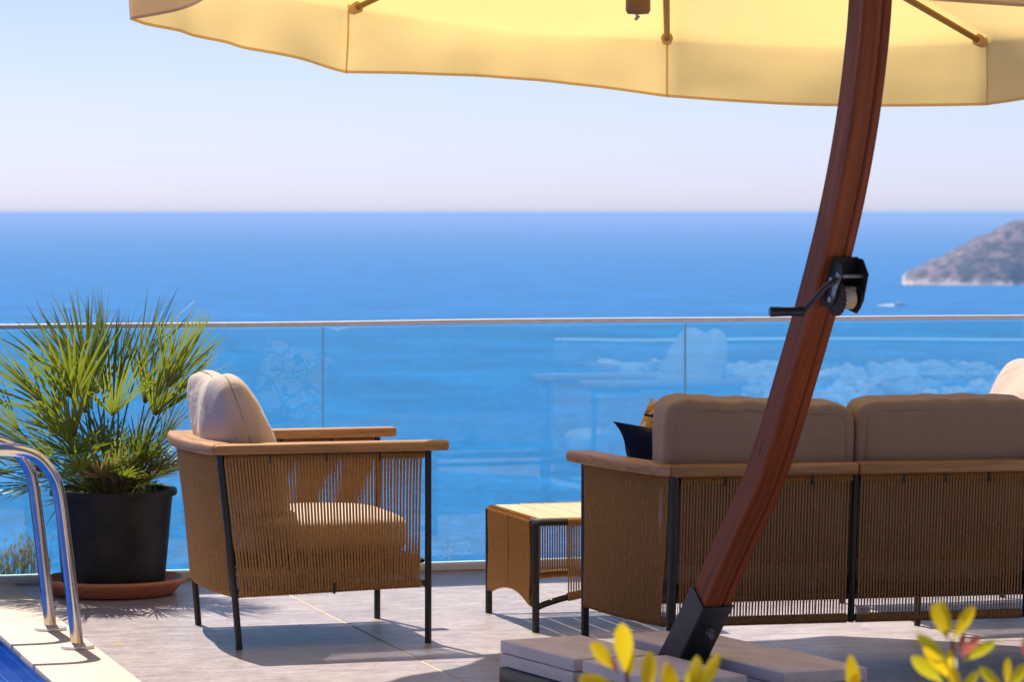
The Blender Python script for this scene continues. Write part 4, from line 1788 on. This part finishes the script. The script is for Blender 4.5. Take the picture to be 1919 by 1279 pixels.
b.tube([wp(-0.040, 0.040, 0.060), wp(-0.052, 0.030, 0.062), wp(-0.075, 0.018, 0.064), wp(-0.100, -0.020, 0.066), wp(-0.122, -0.052, 0.066), wp(-0.128, -0.060, 0.066)], [0.006, 0.0095, 0.0085, 0.008, 0.008, 0.007], 8)
b.build('crank_arm', 'steel', win)
b = MB()
ga = wp(-0.122, -0.058, 0.066)
gd = Vector((-1, -0.22, 0.0)).normalized()
b.tube([ga, ga + gd * 0.004, ga + gd * 0.05, ga + gd * 0.096, ga + gd * 0.100], [0.011, 0.0135, 0.0125, 0.0145, 0.012], 16)
b.build('crank_grip', 'grip', win)

# canopy ------------------------------------------------------
CR, PHI = 1.69, R(3)


def edge_z(x, y):
    return 2.318 - 0.0577 * x - (0.058 if y > 0 else 0.100) * y


corners = []
for k in range(8):
    a = PHI + R(45) * k
    x, y = CR * math.sin(a) * (1.085 if k == 6 else 1.0), CR * math.cos(a)
    corners.append(Vector((HUB.x + x, HUB.y + y, edge_z(x, y))))
NSEG = 24
dropk = [0.240, 0.255, 0.27, 0.24, 0.23, 0.23, 0.235, 0.260]
outer_rows = []
vs, fs = [], []
rad = 12
vrows = 9
cols = 8 * NSEG
grid = []
for c in range(cols):
    k, fr = divmod(c, NSEG)
    f = fr / NSEG
    A, B = corners[k], corners[(k + 1) % 8]
    e = A.lerp(B, f)
    bell = math.sin(math.pi * f)
    inward = (Vector((HUB.x, HUB.y, 0)) - Vector((e.x, e.y, 0))).normalized()
    e = e + inward * 0.045 * bell - Vector((0, 0, 0.022 * bell))
    colv = []
    top = Vector((HUB.x, HUB.y, HUB.z + 0.03))
    for i in range(rad + 1):
        t = i / rad
        p = top.lerp(e, t)
        p.z -= 0.035 * bell * math.sin(math.pi * t * 0.85) + 0.03 * math.sin(math.pi * t)
        colv.append(p)
    drop = dropk[k] * (1 - f) + dropk[(k + 1) % 8] * f
    sgn = [-0.1, -0.9, 0.2, 0.2, -0.4, 0.2, -0.7, -1.5][k]
    for i in range(1, vrows + 1):
        s = i / vrows
        q = e.copy()
        # the cloth rolls over the edge, then hangs
        roll = 0.035 * bell
        q += -inward * roll * math.sin(min(1, s * 1.6) * math.pi / 2) * 1.0
        q.z -= drop * s - 0.0
        q.z += -0.030 * sgn * bell * s
        wv = 0.012 * s * math.sin(c * 0.9 + 2 * math.sin(c * 0.21)) * (1.0 if k in (7, 6) else 0.35)
        wv += 0.02 * s * mnoise.noise(Vector((c * 0.16, s * 1.3, 4)))
        q += inward * wv
        q += -inward * 0.018 * s * math.sin(2 * math.pi * f) * 0.7
        colv.append(q)
    grid.append(colv)
nr = rad + vrows + 1
for c in range(cols):
    vs += grid[c]
for c in range(cols):
    c2 = (c + 1) % cols
    for i in range(nr - 1):
        fs.append((c * nr + i, c2 * nr + i, c2 * nr + i + 1, c * nr + i + 1))
b = MB()
b.add(vs, fs)
can = b.build('canopy', 'canopy', par, sharp=180)
# hem binding and the seams at the ribs
b = MB()
hem_path = [grid[c][-1] for c in range(cols)]
n = len(hem_path)
hv, hf = [], []
for i, p in enumerate(hem_path):
    iw_ = (Vector((HUB.x, HUB.y, 0)) - Vector((p.x, p.y, 0))).normalized()
    hv += [p + iw_ * 0.0018 + Vector((0, 0, 0.010)), p + iw_ * 0.0018 + Vector((0, 0, -0.001))]
for i in range(n):
    j = (i + 1) % n
    hf.append((i * 2, i * 2 + 1, j * 2 + 1, j * 2))
b.add(hv, hf)
b.build('hem', 'canopy_band', can)
for k in range(8):
    colv = grid[k * NSEG]
    tang = (grid[k * NSEG + 1][-1] - grid[k * NSEG - 1][-1]).normalized()
    iw_ = (Vector((HUB.x, HUB.y, 0)) - Vector((corners[k].x, corners[k].y, 0))).normalized()
    b = MB()
    sv_, sf_ = [], []
    pts = colv[rad:]
    for p in pts:
        for da in (-0.0045, 0.0045):
            sv_.append(p + tang * da + iw_ * 0.0022)
    for i in range(len(pts) - 1):
        sf_.append((i * 2, i * 2 + 1, i * 2 + 3, i * 2 + 2))
    b.add(sv_, sf_)
    b.build('seam', 'canopy_band', can)
    # rib and its cloth pocket
    top = Vector((HUB.x, HUB.y, HUB.z - 0.03))
    end = corners[k] + iw_ * 0.03 - Vector((0, 0, 0.022))
    b = MB()
    midp = top.lerp(end, 0.5) - Vector((0, 0, 0.035))
    b.tube([top, midp, end], [0.016, 0.015, 0.012], 8)
    b.build('rib', 'rib', par)
    b = MB()
    d = (end - midp).normalized()
    b.tube([end - d * 0.03, end - d * 0.0, end + d * 0.018], [0.024, 0.021, 0.013], 8)
    b.build('rib_pocket', 'canopy_band', can)
    # strut from the runner
    b = MB()
    run = Vector((HUB.x - 0.01, HUB.y, HUB.z - 0.30))
    b.tube([run, midp], 0.011, 8)
    b.build('strut', 'rib', par)
b = MB()
ax = Vector((-0.085, 0.0, -0.62))
hb = Vector((HUB.x, HUB.y, HUB.z))
b.tube([hb + Vector((0.02, 0, 0.30)), hb + ax * 0.55], 0.021, 12)
b.build('hub_pole', 'rib', par)
b = MB()
b.lathe([(0.0, 0.10), (0.030, 0.10), (0.042, 0.09), (0.0425, 0.015), (0.036, 0.003), (0.0, 0.0)], 20, hb + Vector((-0.088, 0.0, -0.635)))
b.build('hub_finial', 'rib', par)
b = MB()
c0 = hb + Vector((-0.088, 0.0, -0.637))
b.tube([c0, c0 + Vector((-0.003, 0, -0.008)), c0 + Vector((-0.010, 0, -0.016))], [0.009, 0.006, 0.005], 8)
b.build('hub_hook', 'galv', par)
b = MB()
b.tube([mp[-1], hb + Vector((0.02, 0, 0.30))], 0.02, 10)
b.build('hanger', 'galv', par)


# ================================================================== SHRUBS IN FRONT
pl = empty('planter_trough', (0.50, 4.75, 0))
tag(pl, 'concrete trough that holds the yellow green shrubs', 'planter')
for (c, s) in (((0, -0.28, 0.20), (1.7, 0.05, 0.40)), ((0, 0.28, 0.20), (1.7, 0.05, 0.40)), ((-0.825, 0, 0.20), (0.05, 0.508, 0.40)), ((0.825, 0, 0.20), (0.05, 0.508, 0.40))):
    b = MB()
    b.box(c, s, bev=0.004, seg=1)
    b.build('trough_wall', 'concrete', pl)
b = MB()
b.box((0, 0, 0.16), (1.598, 0.508, 0.30))
b.build('soil', 'soil', pl)


def leaf_mesh(L=0.07, W=0.021, seed=0):
    rn = random.Random(seed)
    b = MB()
    ss = [0, 0.12, 0.32, 0.55, 0.78, 0.93, 1.0]
    ww = [0.06, 0.30, 0.72, 1.0, 0.86, 0.45, 0.04]
    vs, fl = [], []
    cv = rn.uniform(0.05, 0.25)
    for s, w in zip(ss, ww):
        hw = W * 0.5 * w
        z = s * L
        y = -cv * L * s * s
        vs += [(-hw, y - hw * 0.35, z), (0, y, z), (hw, y - hw * 0.35, z)]
        fl += [(s, 0, 0)] * 3
    fs = []
    for q in range(len(ss) - 1):
        for c in range(2):
            fs.append((q * 3 + c, q * 3 + c + 1, q * 3 + 4 + c, q * 3 + 3 + c))
    b.add(vs, fs, fl)
    return b.mesh('leaf', 180)


LM = {}
for mname in ('shrub', 'shrub_green', 'shrub_red'):
    LM[mname] = []
    for i in range(3):
        me = leaf_mesh(0.07, [0.025, 0.028, 0.021][i], i)
        me.materials.append(M[mname])
        LM[mname].append(me)


def put_leaf(root, base, tip, mname, rn, var=None, width=1.0):
    base, tip = Vector(base), Vector(tip)
    d = tip - base
    me = LM[mname][var if var is not None else rn.randrange(3)]
    o = link('leaf', me, None, root)
    zz = d.normalized()
    yy = Vector((0, -1, 0)) - zz * zz.dot(Vector((0, -1, 0)))
    yy = yy.normalized() if yy.length > 0.05 else zz.orthogonal().normalized()
    q = Matrix((yy.cross(zz), yy, zz)).transposed().to_4x4()
    sc = d.length / 0.07
    o.matrix_local = Matrix.Translation(base) @ q @ Matrix.Rotation(rn.uniform(-0.7, 0.7), 4, 'Z') @ Matrix.Diagonal((sc * width, sc, sc, 1))
    return o


def shrub(loc, tops, label, seed, explicit):
    rn = random.Random(seed)
    root = empty('shrub', loc)
    tag(root, label, 'shrub', 'yellow green shrubs in front of the camera')
    for (tx, ty, tz) in tops:
        p0 = Vector((tx * 0.35, ty * 0.35, 0.0))
        p1 = Vector((tx, ty, tz))
        pts = [p0, lerp(p0, p1, 0.4) + Vector((rn.uniform(-0.02, 0.02), rn.uniform(-0.02, 0.02), 0)), lerp(p0, p1, 0.75), p1]
        b = MB()
        b.tube(catmull(pts, 4), 0.0032, 6)
        b.build('stem', 'stem', root)
        # pairs of leaves down the stem
        z = 0.10
        while z < tz - 0.05:
            t = z / tz
            c = lerp(p0, p1, t)
            for s in range(3):
                a = rn.uniform(0, 2 * math.pi)
                ln = rn.uniform(0.045, 0.065)
                put_leaf(root, c, c + Vector((math.cos(a) * ln * 0.8, math.sin(a) * ln * 0.8, ln * rn.uniform(0.3, 0.8))), rn.choice(['shrub_green', 'shrub_green', 'shrub']), rn)
            z += 0.055
    for (bx, bz, tx, tz, dy, mname) in explicit:
        put_leaf(root, (bx, 0.01 * rn.uniform(-1, 1), bz), (tx, dy, tz), mname, rn, None, rn.uniform(0.95, 1.15))
    return root


# sprig positions are in metres relative to each shrub's root (root on the trough's soil)
S = 1 / 1308.0
Z0 = 0.31


def px(x, y, cx):
    """metres right of cx and above the soil for a spot on the shrub's own upright plane 4.8 m out"""
    return ((x - cx) * S, 1.52 - (y - 399) * S - Z0)


def lf(cx, x0, y0, x1, y1, dy, mn):
    a = px(x0, y0, cx)
    c = px(x1, y1, cx)
    return (a[0], a[1], c[0], c[1], dy, mn)


CX = 1200
ex = [lf(CX, 1172, 1262, 1164, 1168, -0.01, 'shrub'), lf(CX, 1178, 1275, 1180, 1205, 0.02, 'shrub'), lf(CX, 1150, 1255, 1108, 1205, 0.01, 'shrub'), lf(CX, 1160, 1290, 1085, 1268, 0.0, 'shrub'),
      lf(CX, 1212, 1310, 1208, 1222, 0.0, 'shrub'), lf(CX, 1248, 1320, 1237, 1240, 0.01, 'shrub'), lf(CX, 1270, 1320, 1263, 1243, 0.0, 'shrub'), lf(CX, 1305, 1310, 1336, 1222, 0.0, 'shrub'),
      lf(CX, 1300, 1300, 1305, 1228, 0.015, 'shrub'), lf(CX, 1130, 1320, 1092, 1285, 0.0, 'shrub_green'), lf(CX, 1158, 1262, 1142, 1225, 0.01, 'shrub_red'),
      lf(CX, 1308, 1330, 1290, 1262, 0.0, 'shrub_green'), lf(CX, 1282, 1340, 1330, 1285, 0.02, 'shrub_green')]
tops = [(px(1175, 1250, CX)[0], 0, px(1175, 1258, CX)[1]), (px(1215, 1300, CX)[0], 0.01, px(1212, 1290, CX)[1]), (px(1305, 1290, CX)[0], 0.0, px(1305, 1290, CX)[1]),
        (px(1255, 1300, CX)[0], -0.02, px(1255, 1300, CX)[1]), (-0.10, 0.06, 0.40), (0.02, 0.10, 0.44), (0.12, -0.08, 0.42)]
shrub(((CX - 959.5) * S, 4.8, Z0), tops, 'yellow green shrub sprigs in front of the parasol base', 3, ex)
CX = 1790
ex = [lf(CX, 1778, 1200, 1742, 1136, 0.0, 'shrub'), lf(CX, 1787, 1200, 1822, 1136, 0.0, 'shrub'), lf(CX, 1776, 1190, 1764, 1124, 0.02, 'shrub_green'), lf(CX, 1783, 1190, 1779, 1122, 0.015, 'shrub'),
      lf(CX, 1772, 1232, 1720, 1186, 0.0, 'shrub_green'), lf(CX, 1768, 1280, 1712, 1232, -0.01, 'shrub_green'), lf(CX, 1805, 1238, 1868, 1202, 0.0, 'shrub_green'), lf(CX, 1802, 1232, 1830, 1196, -0.015, 'shrub_red'),
      lf(CX, 1798, 1220, 1806, 1185, 0.0, 'shrub_red'), lf(CX, 1785, 1262, 1784, 1218, -0.02, 'shrub'), lf(CX, 1790, 1310, 1780, 1250, -0.02, 'shrub'), lf(CX, 1800, 1300, 1830, 1258, 0.0, 'shrub_green'),
      lf(CX, 1880, 1290, 1838, 1248, 0.0, 'shrub_green'), lf(CX, 1885, 1285, 1896, 1232, 0.0, 'shrub'), lf(CX, 1890, 1290, 1925, 1244, 0.0, 'shrub_green'), lf(CX, 1870, 1310, 1850, 1268, 0.0, 'shrub'),
      lf(CX, 1606, 1330, 1602, 1230, 0.0, 'shrub'), lf(CX, 1600, 1340, 1612, 1262, 0.01, 'shrub'), lf(CX, 1930, 1250, 1925, 1190, 0.0, 'shrub_red')]
tops = [(px(1785, 1200, CX)[0], 0, px(1785, 1200, CX)[1]), (px(1886, 1285, CX)[0], 0, px(1886, 1285, CX)[1]), (px(1604, 1320, CX)[0], 0, px(1604, 1320, CX)[1]),
        (px(1932, 1240, CX)[0], 0.0, px(1932, 1245, CX)[1]), (-0.06, 0.08, 0.42), (0.06, -0.07, 0.42)]
shrub(((CX - 959.5) * S, 4.8, Z0), tops, 'yellow green shrub with reddish young leaves at the lower right', 4, ex)

# ================================================================== SMALL THINGS
# dry weeds outside the glass
b = MB()
rn = random.Random(8)
for k in range(90):
    x, y = rn.gauss(0, 0.075) - 0.05, rn.uniform(-0.06, 0.10)
    h = rn.uniform(0.06, 0.20) * (1.25 - min(1, abs(x) * 4))
    d = Vector((rn.uniform(-0.04, 0.06), rn.uniform(-0.03, 0.03), h + 0.12))
    b.tube([(x, y, -0.12), Vector((x, y, -0.12)) + d * 0.6, Vector((x, y, -0.12)) + d], [0.0016, 0.0013, 0.0006], 4)
    for q in range(3):
        c = Vector((x, y, -0.12)) + d * rn.uniform(0.6, 1)
        l = rn.uniform(0.010, 0.022)
        a = rn.uniform(0, 6.28)
        b.add([c, c + Vector((math.cos(a) * l, 0.2 * l, l)), c + Vector((math.cos(a) * l * 0.4, -0.2 * l, l * 1.4))], [(0, 1, 2)], [(rn.random(), 0, 0)] * 3)
w = b.build('dry_weed', 'straw', sharp=180)
w.location = (-2.03, 14.08, -0.02)
tag(w, 'dry straw coloured weeds outside the glass at the far left', 'weed')

# fallen leaf on the tiles
b = MB()
b.add([(0, 0, 0.001), (0.018, 0.006, 0.006), (0.034, 0, 0.002), (0.018, -0.007, 0.004)], [(0, 1, 2, 3)], [(0.9, 0, 0)] * 4)
o = b.build('fallen_leaf', 'shrub')
o.location = (-1.40, 11.78, 0.002)
tag(o, 'small yellow fallen leaf on the tiles near the ladder', 'leaf')
# dark cap nut lying on the slab
b = MB()
b.tube([(0, 0, 0), (0, 0, 0.008), (0, 0, 0.014)], [0.009, 0.009, 0.004], 6)
o = b.build('cap_nut', 'rust')
cpos = BC + NV * (-0.13) + EV * 0.125
o.location = (cpos.x, cpos.y, 0.193)
tag(o, 'small dark cap nut lying on a stone slab', 'nut')


# boats
def hull(L, W, H):
    b = MB()
    vs, fs = [], []
    st = [(-0.5, 0.42, 0.0), (-0.2, 0.5, 0.0), (0.2, 0.42, 0.05), (0.42, 0.16, 0.12), (0.5, 0.01, 0.18)]
    for (x, w_, z) in st:
        vs += [(x * L, -w_ * W, H * (1 + z)), (x * L * 0.96, 0, 0), (x * L, w_ * W, H * (1 + z))]
    for i in range(4):
        a = i * 3
        fs += [(a, a + 3, a + 4, a + 1), (a + 1, a + 4, a + 5, a + 2), (a, a + 2, a + 5, a + 3)]
    fs.append((0, 1, 2))
    b.add(vs, fs)
    return b


mb = empty('motor_boat', (259, 2235, SEA_Z + 0.02), R(8))
tag(mb, 'small white motor boat with a wake, left of the headland', 'boat')
hull(9, 2.6, 1.4).build('hull', 'hull', mb)
b = MB()
b.box((-0.5, 0, 2.0), (3.0, 1.7, 1.2), bev=0.3)
b.build('cabin', 'hull', mb)
b = MB()
b.add([(-4, -1.2, 0.0), (-4, 1.2, 0.9), (-9, 1.2, 0.8), (-17, 0.5, 0.2), (-9, -1.0, 0.0)], [(0, 1, 2, 4), (2, 3, 4)])
b.build('wake', 'hull', mb)
sh = empty('cargo_ship', (-5250, 35400, SEA_Z + 0.1), R(0))
tag(sh, 'tiny distant ship just below the horizon at the left', 'ship')
hull(120, 18, 26).build('hull', 'steel', sh)
b = MB()
b.box((-40, 0, 34), (18, 14, 18))
b.build('superstructure', 'steel', sh)

# low stone wall at the right of the terrace (it shows only as a reflection in the glass)
wl = empty('stone_wall', (7.0, 9.7, 0), R(212.4))
tag(wl, 'low sunlit stone wall mirrored in the glass', 'wall')
rn = random.Random(5)
b = MB()
b.box((0, 0.12, 0.33), (9.0, 0.20, 0.66))
b.build('wall_core', 'grout', wl)
M['stone'] = simple('wall_stone', (0.66, 0.60, 0.53), 0.9, 0, 7, 0.35, 0.6, 0.03)
sm = []
for q in range(6):
    me = cushion_mesh('stone', (1, 0.3, 1), 3.2, 0.1, 5, 0.14, 60 + 7 * q)
    me.materials.append(M['stone'])
    sm.append(me)
for q in range(270):
    w_ = rn.uniform(0.20, 0.46)
    h = w_ * rn.uniform(0.35, 0.8)
    o = link('stone', rn.choice(sm), None, wl)
    o.location = (rn.uniform(-4.2, 4.2), rn.uniform(0.02, 0.06), rn.uniform(0.08, 0.55))
    o.rotation_euler = (0, rn.uniform(-0.5, 0.5), 0)
    o.scale = (w_, 0.45, min(h, 0.26))
z = 0.66
b = MB()
b.box((0, 0.06, z + 0.03), (9.0, 0.35, 0.008), bev=0.006)
b.build('wall_cap', 'white', wl)

# closed white parasol at the right, outside the frame (mirrored in the glass)
cp = empty('closed_parasol', T(4.76, 8.09, 0), 0)
tag(cp, 'folded white parasol mirrored in the glass', 'parasol')
b = MB()
b.tube([(0, 0, 0.04), (0, 0, 2.5)], 0.019, 12)
b.build('pole', 'white', cp)
b = MB()
b.lathe([(0, 0), (0.26, 0), (0.26, 0.045), (0.05, 0.06), (0.03, 0.16), (0, 0.16)], 32)
b.build('base', 'concrete', cp)
b = MB()
vs, fs = [], []
nn, mm_ = 64, 12
for i in range(mm_ + 1):
    t = i / mm_
    rr = 0.25 - 0.19 * min(1, t * 2.2) + 0.05 * max(0, t - 0.45) - 0.06 * max(0, t - 0.8) * 3
    for k in range(nn):
        a = 2 * math.pi * k / nn
        q = rr * (1 + 0.22 * math.cos(a * 8) + 0.06 * math.cos(a * 3 + 1))
        vs.append((q * math.cos(a), q * math.sin(a), 0.50 + 1.95 * t + (0.05 * math.cos(a * 8) if i == 0 else 0)))
for i in range(mm_):
    for k in range(nn):
        k2 = (k + 1) % nn
        fs.append((i * nn + k, i * nn + k2, (i + 1) * nn + k2, (i + 1) * nn + k))
b.add(vs, fs)
b.build('folded_canopy', 'white', cp, sharp=180)

# ================================================================== HAZE
m, n, nd, lk = nt('haze_air')
pv = N(n, 'ShaderNodeVolumePrincipled')
pv.inputs['Color'].default_value = (0.46, 0.64, 0.86, 1)
pv.inputs['Density'].default_value = 1.15e-4
pv.inputs['Density Attribute'].default_value = ''
pv.inputs['Anisotropy'].default_value = 0.0
o_ = N(n, 'ShaderNodeOutputMaterial')
lk.new(pv.outputs[0], o_.inputs['Volume'])
b = MB()
b.box((0, 0, 0), (2 * SEA_R + 4000, 2 * SEA_R + 4000, 67.0))
hz = b.build('haze', m)
hz.location = (0, 0, SEA_Z - 1.0 + 33.5)
hz['kind'] = 'stuff'
